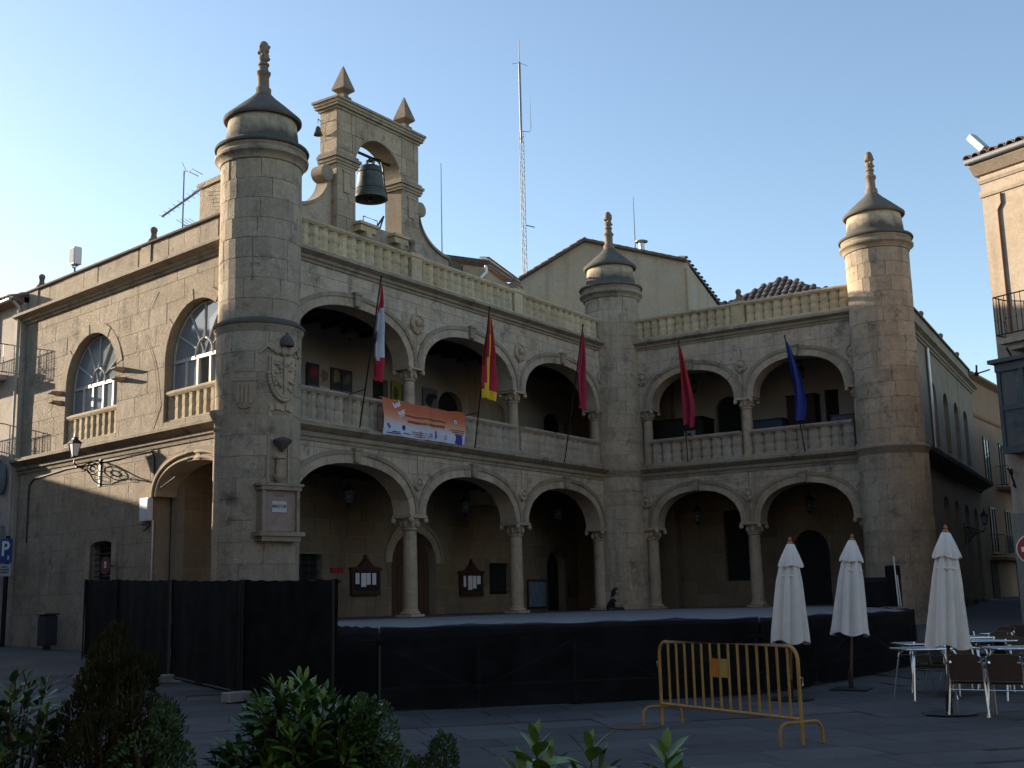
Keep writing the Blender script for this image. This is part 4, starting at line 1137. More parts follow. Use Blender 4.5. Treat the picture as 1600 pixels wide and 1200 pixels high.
# receding right-hand flank
e0 = (G[2].x, 0); e1 = (10.6, 5.0)
MB().add([(e0[0], e0[1], 5), (e1[0], e1[1], 5), (e1[0], e1[1], 15.45), (e0[0], e0[1], G[2].z)], [(0, 1, 2, 3)]).build('flank_wall', BGP, BH, Mg)
rf = MB()
def strip(a, b, th, y0, y1):
    rf.add([(a[0], y0, a[1]), (b[0], y0, b[1]), (b[0], y0, b[1] + th), (a[0], y0, a[1] + th), (a[0], y1, a[1]), (b[0], y1, b[1]), (b[0], y1, b[1] + th), (a[0], y1, a[1] + th)], [(0, 1, 2, 3), (7, 6, 5, 4), (3, 2, 6, 7), (1, 0, 4, 5), (0, 3, 7, 4), (1, 5, 6, 2)])
strip(pol[5], pol[3], .10, -.22, 9.2); strip(pol[3], pol[2], .10, -.22, 9.2)
rf.add([(pol[2][0] - .05, -.2, pol[2][1] + .08), (e1[0] + .15, e1[1], 15.5), (e1[0] + .15, e1[1], 15.62), (pol[2][0] - .05, -.2, pol[2][1] + .2), (pol[2][0] - 1, 6, 17)], [(0, 1, 2, 3), (3, 2, 4)])
BR = rf.build('roof', TILE_D, BH, Mg)
def verge(a, b, n):
    dx, dz = b[0] - a[0], b[1] - a[1]; L = math.hypot(dx, dz)
    for k in range(n):
        p = (lerp(a[0], b[0], k / n), lerp(a[1], b[1], k / n))
        sg_ = 1
        ux, uz = dx / L, dz / L
        M_ = Mg @ Matrix(((0, ux, -uz, p[0]), (-1, 0, 0, -.14), (0, uz, ux, p[1] + .11), (0, 0, 0, 1)))
        link('roof_tile', TME, BR, M_ @ Matrix.Rotation(-.05, 4, 'X'))
verge(pol[4], pol[3], 9); verge(pol[2], pol[3], 12)
n_ = 14
for k in range(n_):
    a = Vector((pol[2][0], -.15, pol[2][1] + .16)); b = Vector((e1[0] + .15, e1[1], 15.6)); p = a.lerp(b, k / n_)
    link('roof_tile', TMD, BR, Mg @ Matrix.Translation(p) @ Matrix.Rotation(R(35), 4, 'Z') @ Matrix.Rotation(.3, 4, 'X'))
MB().tube([(e0[0] + .02, -.06, 5), (e0[0] + .02, -.06, G[2].z - .3)], .05, 6).build('downpipe', BGP, BH, Mg)
MB().tube([(5.6, -.05, 12.6), (7.2, -.05, 12.75), (7.4, -.05, 12.5), (7.45, -.05, 8)], .02, 5).build('cable', CAB, BH, Mg)
c_ = at(1003, 392, yb + .5)
MB().lathe([(.13, -.3), (.13, .35), (.0001, .35)], 12).lathe([(.30, .42), (.31, .45), (.12, .52), (.02, .56)], 14).tube([(.1, 0, .3), (.1, 0, .45)], .015, 5).tube([(-.1, 0, .3), (-.1, 0, .45)], .015, 5).build('stove_pipe', METAL, BH, T(c_.x, c_.y, c_.z), smooth=50)
# ---------------------------------------------------------------- roof house behind the long front
yr = 41.5
a_, b_, c2 = at(700, 398, yr), at(757, 408, yr), at(806, 442, yr + 5)
RH = thing('attic_house', 'buff attic house with tiled roof edge and gutter behind the bell gable', 'building', T(a_.x, yr + 1, zg(yr)))
MB().add([(a_.x - 5, yr, 5), (b_.x, yr, 5), (b_.x, yr, b_.z - .25), (a_.x - 5, yr, a_.z + .55), (c2.x, yr + 5, 5), (c2.x, yr + 5, c2.z - .25)], [(0, 1, 2, 3), (1, 4, 5, 2)]).build('wall', BGP, RH)
R_ = MB().add([(a_.x - 5, yr - .2, a_.z + .75), (b_.x + .15, yr - .2, b_.z - .02), (c2.x + .2, yr + 5, c2.z), (a_.x - 3, yr + 7, a_.z + 1.2), (a_.x - 5, yr - .2, a_.z + .6), (b_.x + .15, yr - .2, b_.z - .17), (c2.x + .2, yr + 5, c2.z - .15)], [(0, 1, 2, 3), (4, 5, 1, 0), (5, 6, 2, 1)]).build('roof', TILE_D, RH)
for k in range(16):
    p = Vector((b_.x + .15, yr - .2, b_.z + .0)).lerp(Vector((c2.x + .2, yr + 5, c2.z + .0)), k / 16)
    link('roof_tile', TMD, R_, Matrix.Translation(p) @ Matrix.Rotation(R(38), 4, 'Z') @ Matrix.Rotation(.3, 4, 'X'))
MB().tube([(b_.x + .12, yr - .15, b_.z - .2), (c2.x + .25, yr + 5, c2.z - .2)], .06, 8).build('gutter', TILE, RH, smooth=60)
sp_ = Vector((b_.x + .05, yr - .1, b_.z - .2))
MB().tube([sp_, sp_ + Vector((.02, -.05, -.25)), sp_ + Vector((-.18, -.05, -.45)), sp_ + Vector((-.22, -.05, -.8))], .06, 8).build('downpipe', WHITE, RH, smooth=60)
# low lichen-topped wall in front of the attic house
w0, w1_ = at(704, 405, 40.6), at(783, 447, 44.5)
MB().add([(w0.x, w0.y, 10.5), (w1_.x, w1_.y, 10.5), (w1_.x, w1_.y, w1_.z), (w0.x, w0.y, w0.z), (w0.x - .3, w0.y + .3, w0.z), (w1_.x - .3, w1_.y + .3, w1_.z), (w0.x - .3, w0.y + .3, 10.5), (w1_.x - .3, w1_.y + .3, 10.5)], [(0, 1, 2, 3), (3, 2, 5, 4), (1, 7, 5, 2), (4, 5, 7, 6), (0, 3, 4, 6)]).build('terrace_wall', S_LICH, HALL)

# ---------------------------------------------------------------- masts and aerials
GALV = plain('dull_steel', (.20, .20, .21), .6, metal=.3)
def stick(name, label, u, v0, v1, y, r, cat='antenna'):
    p0, p1 = at(u, v0, y), at(u, v1, y)
    o = MB().tube([p0, Vector((p0.x, p0.y, p1.z))], r, 6, r2=r * .5).build(name, GALV)
    return tag(o, label, cat)
ym_ = 56.0
b0 = at(821, 470, ym_); top = at(813, 205, ym_).z; tip = at(812, 62, ym_).z; mid = at(813, 98, ym_).z
LM = thing('lattice_mast', 'tall slender lattice radio mast with whip aerials', 'mast', T(b0.x, b0.y, zg(ym_)))
m = MB(); rr = .12
legs = [(b0.x + rr * math.cos(a), b0.y + rr * math.sin(a)) for a in (R(20), R(140), R(260))]
for x, y in legs: m.tube([(x, y, zg(ym_)), (x, y, top)], .022, 5)
m.build('mast_leg', GALV, LM)
z = 8.0; m = MB(); k = 0
while z < top - .3:
    for i in range(3):
        p, q = legs[i], legs[(i + 1) % 3]
        m.tube([(p[0], p[1], z), (q[0], q[1], z + .45)], .010, 4, cap=False)
    z += .45
m.build('lattice', GALV, LM)
MB().tube([(b0.x, b0.y, top - .6), (b0.x, b0.y, mid)], .06, 8).build('mast_tube', GALV, LM)
m = MB().tube([(b0.x, b0.y, mid), (b0.x, b0.y, tip)], .02, 5)
for a in (0.3, 1.87, 3.44, 5.01): m.tube([(b0.x, b0.y, mid), (b0.x + .42 * math.cos(a), b0.y + .42 * math.sin(a), mid - .12)], .012, 4)
m.ball((b0.x, b0.y, mid), .07, 8, 6); m.build('whip_aerial', GALV, LM)
zz = at(815, 205, ym_).z
MB().tube([(b0.x, b0.y, zz), (b0.x + .45, b0.y, zz - .05), (b0.x + .5, b0.y, zz + .15), (b0.x + .5, b0.y, zz + 2.1)], .018, 5).build('side_aerial', GALV, LM)
zz = at(815, 352, ym_).z
MB().tube([(b0.x + .1, b0.y, zz), (b0.x + .55, b0.y, zz - .12)], .03, 5).build('side_bracket', GALV, LM)
stick('whip_antenna', 'thin whip aerial rising behind the scrolled bell gable', 691, 420, 255, 44, .028)
stick('whip_antenna', 'thin whip aerial on the ridge of the gabled house', 993, 395, 308, yb + 1, .03)
# television aerial on the sunlit parapet
AL = plain('aluminium', (.62, .63, .64), .35, metal=.7)
TA = thing('television_antenna', 'television aerial with three sets of prongs on the sunlit parapet', 'antenna', F0 @ Matrix.Translation((7.8, .6, 10.95)))
Ma = F0 @ Matrix.Translation((8.15, .55, 0))
MB().tube([(0, 0, 10.94), (0, 0, 13.75)], .022, 6).build('aerial_pole', GALV, TA, Ma)
m = MB().tube([(0, 0, 13.72), (.30, 0, 13.66)], .014, 5).tube([(.28, 0, 13.66), (.55, -.1, 13.64), (.95, 0, 13.38), (.6, .12, 13.45), (.28, 0, 13.64)], .012, 5).tube([(.1, 0, 13.7), (.3, -.25, 13.85)], .01, 4)
m.build('loop_aerial', GALV, TA, Ma)
m = MB().tube([(-.75, -.2, 12.55), (.55, .2, 13.12)], .035, 6)
for k in range(9):
    t_ = k / 8; c = Vector((-.75, -.2, 12.55)).lerp(Vector((.55, .2, 13.12)), t_); d = Vector((.25, -.5, .0)).normalized() * lerp(.14, .26, t_)
    m.tube([c - d, c + d], .008, 4)
m.tube([(.60, -.1, 12.9), (.60, .3, 13.3)], .012, 4); m.build('yagi_aerial', AL, TA, Ma)
m = MB().tube([(0, 0, 12.15), (.75, .1, 12.0)], .012, 5)
for k in range(4):
    c = Vector((.15 + .18 * k, .02 * k, 12.12 - .03 * k)); m.tube([c - Vector((0, .3, -.1)), c + Vector((0, .3, -.1))], .008, 4)
m.build('low_aerial', GALV, TA, Ma)
# flood lamp on the sunlit parapet
FL = thing('floodlight', 'white boxed floodlight on a short stem on the sunlit parapet', 'floodlight', F0 @ Matrix.Translation((2.75, .2, 11.8)))
Mf = F0 @ Matrix.Translation((2.75, .2, 11.8))
MB().tube([(0, 0, 0), (0, 0, .22)], .03, 6).tube([(-.12, 0, .36), (-.12, 0, .22), (.12, 0, .22), (.12, 0, .36)], .02, 6).build('stem', IRON, FL, Mf)
MB().cbox(-.16, .16, -.12, .14, .30, .85, .03).build('lamp_box', WHITE, FL, Mf)
MB().box(-.13, .13, -.13, -.12, .34, .8).build('lens', GLASS, FL, Mf)

# ---------------------------------------------------------------- building on the right
ar = 124.8 - 180
q0 = at(1559, 558, 29.6)                    # wall corner where the street mouth is about seven metres wide
FR = frame((q0.x, q0.y), ar)
RP = stone('corner_house_plaster', (.43, .355, .275), stain=.22, rnd=0, bump=.15, streak=.35)
RB = thing('corner_house', 'plastered corner house with iron balcony and glazed bay beside the no entry sign', 'building', T(q0.x, q0.y, zg(q0.y)))
MB().box(0, 14, 0, 8, .2, 12.5).build('wall', RP, RB, FR)
mould('eave_band', FR, -.03, 14, [(.1, 11.75), (-.04, 11.75), (-.06, 11.82), (-.06, 11.9), (.1, 11.9)], RP, RB)
mould('eave_band', FR, -.04, 14, [(.1, 12.12), (-.03, 12.12), (-.07, 12.2), (-.07, 12.26), (.1, 12.26)], RP, RB)
mould('eave', FR, -.12, 14, [(.2, 12.36), (-.07, 12.36), (-.28, 12.58), (-.28, 12.66), (.2, 12.8)], RP, RB)
MB().tube([(-.16, -.33, 12.70), (14, -.33, 12.70)], .085, 8).build('gutter', GALV, RB, FR, smooth=60)
RR = MB().add([(-.16, -.33, 12.74), (14, -.33, 12.74), (14, 4, 14.0), (-.16, 4, 14.0), (14, 8.3, 12.7), (-.16, 8.3, 12.7)], [(0, 1, 2, 3), (3, 2, 4, 5), (0, 3, 5)]).build('roof', ROOFM, RB, FR)
_L = math.hypot(4.33, 1.26)
tile_field(FR @ Matrix(((1, 0, 0, -.22), (0, 4.33 / _L, -1.26 / _L, -.38), (0, 1.26 / _L, 4.33 / _L, 12.77), (0, 0, 0, 1))), 3.2, .9, TME, RR)
MB().tube([(.55, -.03, 11.72), (.55, -.03, 11.45), (.44, -.03, 11.3), (.44, -.03, 8.1)], .03, 6).build('conduit', plain('rust_pipe', (.24, .12, .07), .8), RB, FR)
# balcony
ZB = 7.82
BS = MB().prism([(.42, ZB - .14), (3.9, ZB - .14), (3.9, ZB), (.34, ZB)], -.55, .0).prism([(.6, ZB - .30), (3.7, ZB - .30), (3.8, ZB - .14), (.5, ZB - .14)], -.42, 0).build('balcony_slab', RP, RB, FR)
railing(RB, FR, .36, 3.9, -.53, .0, ZB, 24, h=1.08)
D_ = MB().box(1.5, 2.6, -.03, .05, ZB + .02, ZB + 2.3).build('balcony_door', VOID, RB, FR)
MB().tube([(.45, -.3, ZB - .2), (.62, -.02, ZB - .85)], .022, 6).build('balcony_strut', IRON, RB, FR)
# glazed bay
BAYM = plain('bay_paint', (.055, .066, .068), .5, var=.1)
BY = MB().box(.22, 4.1, -.5, 0, 4.95, 5.12).build('glazed_bay', BAYM, RB, FR)
MB().box(.2, 4.1, -.52, .0, 7.0, 7.22).box(.08, 4.2, -.62, .0, 7.22, 7.32).build('bay_roof', BAYM, BY, FR)
for x in (.22, .86, 1.5, 2.14, 2.78, 3.42): MB().box(x, x + .09, -.50, -.42, 5.12, 7.0).build('bay_post', BAYM, BY, FR)
MB().box(.22, 4.1, -.49, -.43, 6.02, 6.13).build('bay_rail', BAYM, BY, FR)
for i in range(5):
    for z0, z1 in ((5.13, 6.01), (6.14, 6.99)):
        MB().box(.32 + .64 * i, .85 + .64 * i, -.46, -.45, z0, z1).build('pane', GLASS, BY, FR)
for z0, z1 in ((5.13, 6.01), (6.14, 6.99)): MB().box(.25, .26, -.40, -.05, z0, z1).build('pane', GLASS, BY, FR)
MB().box(.22, .29, -.06, .0, 5.12, 7.0).build('bay_post', BAYM, BY, FR)
MB().tube([(.1, -.55, 7.1), (-.2, -.68, 7.03)], .02, 5).ball((-.2, -.68, 7.03), .06, 8, 6).tube([(-.2, -.68, 7.03), (-.18, -.68, 7.25)], .025, 5).build('bay_camera', IRON, RB, FR)
MB().box(-.02, 14, -.04, 0, .3, 3.5).build('plinth', stone('corner_plinth', (.30, .285, .26), bump=.2), RB, FR)
m = MB().tube([(.1, -.05, 4.6), (.3, -.35, 4.45), (.45, -.75, 4.55)], .03, 6).tube([(.1, -.05, 4.2), (.35, -.35, 4.12), (.46, -.70, 4.5)], .025, 6); m.build('iron_bracket', IRON, RB, FR)
# flood lamp on its eave
FL2 = thing('floodlight', 'grey tilted floodlight above the gutter of the corner house', 'floodlight', FR @ Matrix.Translation((.28, -.2, 12.8)))
Mf = FR @ Matrix.Translation((.30, -.2, 12.78))
MB().tube([(0, 0, 0), (-.02, 0, .3)], .03, 6).build('stem', IRON, FL2, Mf)
MB().cbox(-.10, .10, -.15, .13, 0, .62, .03).build('lamp_box', plain('lamp_grey', (.42, .44, .46), .5), FL2, Mf @ Matrix.Translation((.10, -.05, .12)) @ Matrix.Rotation(R(-38), 4, 'Y'))
# no entry sign on a post in front of the corner
sp = at(1613, 858, 26.0); sg0 = zg(26.0)
NE = thing('no_entry_sign', 'round red no entry sign with white bar on a grey post', 'road sign', T(sp.x, sp.y, sg0))
Mn = T(sp.x, sp.y, 0, R(-16))
MB().tube([(0, .03, sg0), (0, .03, sp.z + .35)], .03, 8).build('post', GALV, NE, Mn)
d = MB().lathe([(.0001, .012), (.33, .012), (.33, 0), (.0001, 0)], 32); d.v = [(a, c - .012, b) for a, b, c in d.v]
d.build('sign_rim', WHITE, NE, Mn @ Matrix.Translation((0, 0, sp.z)))
d = MB().lathe([(.0001, .012), (.305, .012), (.305, 0), (.0001, 0)], 32); d.v = [(a, c - .018, b) for a, b, c in d.v]
d.build('sign_face', plain('sign_red', (.30, .02, .02), .4, var=.05), NE, Mn @ Matrix.Translation((0, 0, sp.z)))
MB().box(-.22, .22, -.026, -.02, -.055, .055).build('sign_bar', WHITE, NE, Mn @ Matrix.Translation((0, 0, sp.z)))
# ---------------------------------------------------------------- houses further up the street
F4 = frame((F3 @ Vector((18.5, .1, 0))).to_2d(), 55)
SP = plain('apricot_plaster', (.27, .15, .08), .9, var=.15, scale=1.0, bump=.1)
SB = thing('street_house', 'apricot plastered house with narrow windows up the side street', 'building', F4 @ Matrix.Translation((0, 0, zg(55))))
MB().box(0, 16, 0, 8, .5, 11.5).build('wall', SP, SB, F4)
mould('cornice', F4, 0, 16, [(.1, 9.6), (-.05, 9.6), (-.1, 9.7), (-.1, 9.78), (.1, 9.78)], SP, SB)
mould('eave', F4, -.2, 16, [(.1, 11.3), (-.3, 11.5), (-.3, 11.6), (.1, 11.7)], SP, SB)
MB().add([(-.2, -.3, 11.6), (16, -.3, 11.6), (16, 4, 13.2), (-.2, 4, 13.2), (-.2, 8, 11.6), (16, 8, 11.6)], [(0, 1, 2, 3), (3, 2, 5, 4), (0, 3, 4)]).build('roof', ROOFM, SB, F4)
face_windows(SB, F4, [2.2, 5.2, 8.2, 11.2], [6.7, 3.4], .9, 2.0, IRON)
BS = MB().box(3.8, 9.4, -.6, 0, 6.4, 6.55).build('balcony_slab', SP, SB, F4); railing(SB, F4, 3.8, 9.4, -.57, 0, 6.55, 30)
BS = MB().box(1.2, 6.6, -.7, 0, 3.0, 3.15).build('balcony_slab', SP, SB, F4); railing(SB, F4, 1.2, 6.6, -.66, 0, 3.15, 30)
MB().box(1.0, 2.2, -.03, .03, .9, 3.0).build('door', VOID, SB, F4); MB().box(6, 8, -.03, .03, .9, 3.0).build('door', VOID, SB, F4)
F5 = frame((F4 @ Vector((16.2, -.5, 0))).to_2d(), 30)
SB2 = thing('street_house', 'ochre house closing the far end of the side street', 'building', F5 @ Matrix.Translation((0, 0, 1.35)))
MB().box(0, 14, 0, 8, .5, 10.6).build('wall', plain('brown_street_plaster', (.20, .15, .11), .9), SB2, F5)
MB().add([(-.2, -.4, 10.6), (14, -.4, 10.6), (14, 4, 12.2), (-.2, 4, 12.2), (-.2, 8, 10.6), (14, 8, 10.6)], [(0, 1, 2, 3), (3, 2, 5, 4), (0, 3, 4)]).build('roof', ROOFM, SB2, F5)
face_windows(SB2, F5, [2, 5, 8, 11], [6.7, 3.4], .9, 2.0, IRON)
# street side of the block behind the corner house
F6 = frame((q0.x + 3.6, q0.y + 6.0), 62)
SB3 = thing('street_house', 'grey rendered house on the right of the side street behind the corner house', 'building', F6 @ Matrix.Translation((0, 0, 1.0)))
MB().box(0, 24, -8, 0, .5, 9.4).build('wall', plain('grey_render', (.20, .17, .14), .9, var=.1), SB3, F6)
# wall lantern on the street side
def wall_lantern(M, label, glassmat=CLEAR, s=1.0):
    """M: y points into the wall, origin at bracket foot on the wall"""
    L_ = thing('wall_lantern', label, 'lantern', M)
    m = MB().box(-.05, .05, -.035, 0, -.42, .42)
    m.build('wall_plate', IRON, L_, M)
    m = MB().tube([(0, -.03, .30), (0, -.25, .27), (0, -.55, .12), (0, -.72, .10), (0, -.80, .20), (0, -.80, .32)], .020, 6)
    m.tube([(0, -.03, -.36), (0, -.2, -.25), (0, -.36, -.02), (0, -.58, .06), (0, -.74, .08)], .018, 6)
    ring = lambda c, r_, n=16: [(0, c[0] + r_ * math.cos(2 * PI * k / n), c[1] + r_ * math.sin(2 * PI * k / n)) for k in range(n + 1)]
    m.tube(ring((-.24, .06), .17), .016, 5); m.tube(ring((-.24, .06), .07), .022, 5)
    for k in range(6):
        a = k * PI / 3; m.tube([(0, -.24 + .07 * math.cos(a), .06 + .07 * math.sin(a)), (0, -.24 + .17 * math.cos(a), .06 + .17 * math.sin(a))], .010, 4)
    m.tube(ring((-.10, -.18), .07, 10), .010, 4); m.tube(ring((-.10, .22), .06, 10), .010, 4); m.tube(ring((-.50, .02), .06, 10), .010, 4)
    m.tube([(0, -.03, .0), (0, -.09, .03)], .014, 5)
    m.build('scroll_bracket', IRON, L_, M)
    Ml = M @ Matrix.Translation((0, -.80, .32))
    MB().lathe([(.03, 0), (.09, .03), (.10, .06)], 4, a0=PI / 4, a1=2 * PI + PI / 4).build('lantern_base', IRON, L_, Ml)
    MB().lathe([(.095, .06), (.165, .40)], 4, a0=PI / 4, a1=2 * PI + PI / 4).build('lantern_glass', glassmat, L_, Ml)
    m = MB()
    for k in range(4):
        a = PI / 4 + k * PI / 2; m.tube([(.10 * math.cos(a), .10 * math.sin(a), .06), (.172 * math.cos(a), .172 * math.sin(a), .41)], .010, 4)
    m.lathe([(.19, .40), (.20, .43), (.10, .52), (.08, .56), (.03, .60), (.02, .68), (.001, .70)], 4, a0=PI / 4, a1=2 * PI + PI / 4)
    m.build('lantern_frame', IRON, L_, Ml)
    return L_
FROST = plain('frosted_lamp_glass', (.62, .62, .60), .35, var=.04)
wall_lantern(F0 @ Matrix.Translation((5.18, 0, 5.5)), 'scrolled iron wall lantern on the sunlit side of the town hall', FROST)
wall_lantern(F3 @ Matrix.Translation((12.2, 0, 3.9)), 'dark iron wall lantern on the shaded street side of the town hall')
# ================================================================== stage and fences
BLACK = plain('black_cloth', (.010, .010, .011), .95, var=.5, scale=3, bump=.6, bscale=5, spec=.08)
def see_through(m, k):
    n = m.node_tree.nodes; l = m.node_tree.links; tr = nd(n, 'ShaderNodeBsdfTransparent'); mx = nd(n, 'ShaderNodeMixShader'); mx.inputs[0].default_value = 1 - k
    l.new(tr.outputs[0], mx.inputs[1]); l.new(n['Principled BSDF'].outputs[0], mx.inputs[2]); l.new(mx.outputs[0], n['Material Output'].inputs[0]); return m
NET = see_through(plain('black_net_cloth', (.010, .010, .011), .95, var=.5, scale=3, bump=.6, bscale=5, spec=.08), .18)
SCAFF = plain('scaffold_steel', (.09, .09, .095), .7, metal=.0)
P1 = Vector((-2.05, 17.95)); P2 = gnd(1190, 1085).to_2d(); P3 = Vector((7.6, 23.2))
ZS = 1.275
STG = thing('stage', 'low open air stage with grey deck and black cloth skirt before the arcades', 'stage', T(2, 22, zg(22)))
fr_ = lambda M, x, y: (M @ Vector((x, y, 0))).to_2d()
poly = [P1, P2, P3, fr_(F2, 9.0, -2.0), fr_(F2, 2.6, -2.1), fr_(F1, 14.6, -2.1), fr_(F1, 3.0, -2.0), Vector((-6.4, 26.4)), Vector((-3.25, 20.9))]
CARP = plain('grey_stage_carpet', (.13, .135, .145), .95, var=.12, scale=4, bump=.2, bscale=60)
MB().zprism([tuple(p) for p in poly], ZS - .06, ZS).build('deck', CARP, STG)
# deck panels one by one along the front
def cloth_wall(a, b, z0f, z1f, amp, n, rs, folds=2.0, yoff=0.0):
    """hanging cloth between plan points a and b: wavy folds, uneven hem and top"""
    m = MB(); d = (b - a); L = d.length; nn = Vector((d.y, -d.x)) / L
    ph = rs.uniform(0, 6)
    for i in range(n + 1):
        t = i / n; p = a + d * t
        z0, z1 = z0f(t, p), z1f(t, p)
        for j in range(7):
            s = j / 6
            w_ = amp * (math.sin(t * L * folds * 2.1 + ph + s * .7) * .6 + math.sin(t * L * folds * 5.3 + ph * 2) * .4) * (1 - .6 * s) + amp * .8 * math.sin(s * 5 + t * 9 + ph) * .5
            m.v.append((p.x + nn.x * (w_ + yoff), p.y + nn.y * (w_ + yoff), lerp(z0, z1, s)))
    for i in range(n):
        for j in range(6):
            k = i * 7 + j; m.f.append((k, k + 7, k + 8, k + 1)); m.t.append(.5)
    return m
rs = random.Random(11)
edges = [(poly[7], poly[8]), (poly[8], P1), (P1, P2), (P2, P3), (P3, poly[3])]
for k, (a, b) in enumerate(edges):
    n = 40 if k in (2, 3) else 24
    cloth_wall(a, b, lambda t, p: zg(p.y) + .02 + .02 * math.sin(t * 23), lambda t, p: ZS + .012 + .014 * math.sin(t * 31 + k) + (.02 if int(t * 9 + k) % 4 == 0 and k > 1 else 0), .03, n, rs, yoff=.05).build('skirt', NET, STG, smooth=60)
for a, b, n in ((P1, P2, 4), (P2, P3, 3)):
    for i in range(n + 1):
        p = a.lerp(b, i / n); d = (b - a).normalized(); nn = Vector((d.y, -d.x)); q = p - nn * .06
        MB().tube([(q.x, q.y, zg(p.y)), (q.x, q.y, ZS - .25)], .024, 8).build('stage_leg', SCAFF, STG)
        MB().box(-.06, .06, -.06, .06, 0, .012).build('foot_plate', SCAFF, STG, T(q.x, q.y, zg(q.y) + .003))
    for i in range(n):
        p, q = a.lerp(b, i / n), a.lerp(b, (i + 1) / n); d = (b - a).normalized(); nn = Vector((d.y, -d.x)) * -.06
        MB().tube([(p.x + nn.x, p.y + nn.y, zg(p.y) + .32), (q.x + nn.x, q.y + nn.y, zg(q.y) + .32)], .020, 6).build('stage_rail', SCAFF, STG)
        z0, z1 = (.25, .95) if i % 2 else (.95, .25)
        MB().tube([(p.x + nn.x, p.y + nn.y, zg(p.y) + z0), (q.x + nn.x, q.y + nn.y, zg(q.y) + z1)], .018, 6).build('brace', SCAFF, STG)
pw = P1 + Vector((.02, -.14)); MB().box(-.03, .03, -.02, .02, .0, .18).build('white_stake', WHITE, STG, T(pw.x, pw.y, zg(pw.y)))
# cloth covered fence panels
DARKS = plain('dark_steel', (.006, .006, .007), .7)
POSTM = plain('grey_post', (.06, .06, .062), .6)
fp = [Vector((-10.78, 29.93)), Vector((-9.23, 27.69)), Vector((-6.77, 23.49)), Vector((-4.57, 20.05)), Vector((-2.70, 18.05))]
flabel = ['black cloth fence panel furthest along the row, in front of the barred window', 'black cloth fence panel with its post behind the conifer shrub', 'black cloth fence panel with its foot block standing clear on the paving', 'black cloth fence panel at the corner of the stage behind the laurel']
ends = [None] * 4
for k in range(4):
    a, b = fp[k], fp[k + 1]
    FN = thing('fence_panel', flabel[k], 'fence', T(a.x, a.y, zg(a.y)), 'cloth covered fence panels')
    cloth_wall(a, b, lambda t, p: zg(p.y) + .06, lambda t, p: zg(p.y) + 1.945 - .02 * math.sin(PI * t) + .010 * math.sin(t * 40), .028, 40, rs, 1.4).build('cloth', BLACK, FN, smooth=60)
    d = (b - a).normalized(); nn = Vector((d.y, -d.x))
    for j, p in enumerate((a + d * .04, b - d * .06)):
        if k in (0, 1) and j == 1 and False: continue
        q = p + nn * .035
        MB().tube([(q.x, q.y, zg(p.y)), (q.x, q.y, zg(p.y) + 1.95)], .021, 8).build('fence_post', POSTM if (k == 2 and j == 0) else DARKS, FN)
    MB().tube([(a.x - nn.x * .05, a.y - nn.y * .05, zg(a.y) + 1.91), (b.x - nn.x * .05, b.y - nn.y * .05, zg(b.y) + 1.91)], .02, 8).build('top_rail', DARKS, FN)
    MB().tube([(a.x, a.y, zg(a.y) + .1), (b.x, b.y, zg(b.y) + .1)], .02, 8).build('bottom_rail', DARKS, FN)
    for t in (.25, .5, .75):
        p = a.lerp(b, t) - nn * .07; MB().tube([(p.x, p.y, zg(p.y) + .1), (p.x, p.y, zg(p.y) + 1.9)], .012, 6).build('upright', DARKS, FN)
CONC = plain('concrete', (.27, .265, .255), .9, var=.2, bump=.2)
for k, (p, lab) in enumerate(((fp[2], 'concrete foot block of the fence, standing clear on the paving'), (fp[3], 'concrete foot block of the fence half hidden by the laurel'), (fp[1], 'concrete foot block of the fence beside the conifer'))):
    a = math.atan2(*(fp[3] - fp[2]).yx)
    tag(MB().cbox(-.30, .30, -.12, .12, 0, .15, .02).build('foot_block', CONC, None, T(p.x + .02, p.y - .22, zg(p.y - .22) + .003, a + PI / 2 + .3)), lab, 'concrete block', 'fence foot blocks')
# gear under black cover on the stage
GE = thing('covered_equipment', 'black covered sound equipment with white poles on the stage by the corner tower', 'equipment', T(9.3, 31.3, ZS))
MB().cbox(-.6, .6, -.4, .4, 0, .75, .12).build('cover', BLACK, GE, T(9.1, 31.2, ZS + .002, .2))
MB().cbox(-.16, .16, -.14, .14, 0, 1.05, .04).build('speaker_box', BLACK, GE, T(9.75, 31.0, ZS + .002, .3))
MB().tube([(9.78, 30.8, ZS + .01), (9.74, 30.8, ZS + 1.28)], .018, 6).tube([(9.84, 30.8, ZS + .01), (9.80, 30.8, ZS + .8)], .014, 6).build('pole', WHITE, GE)

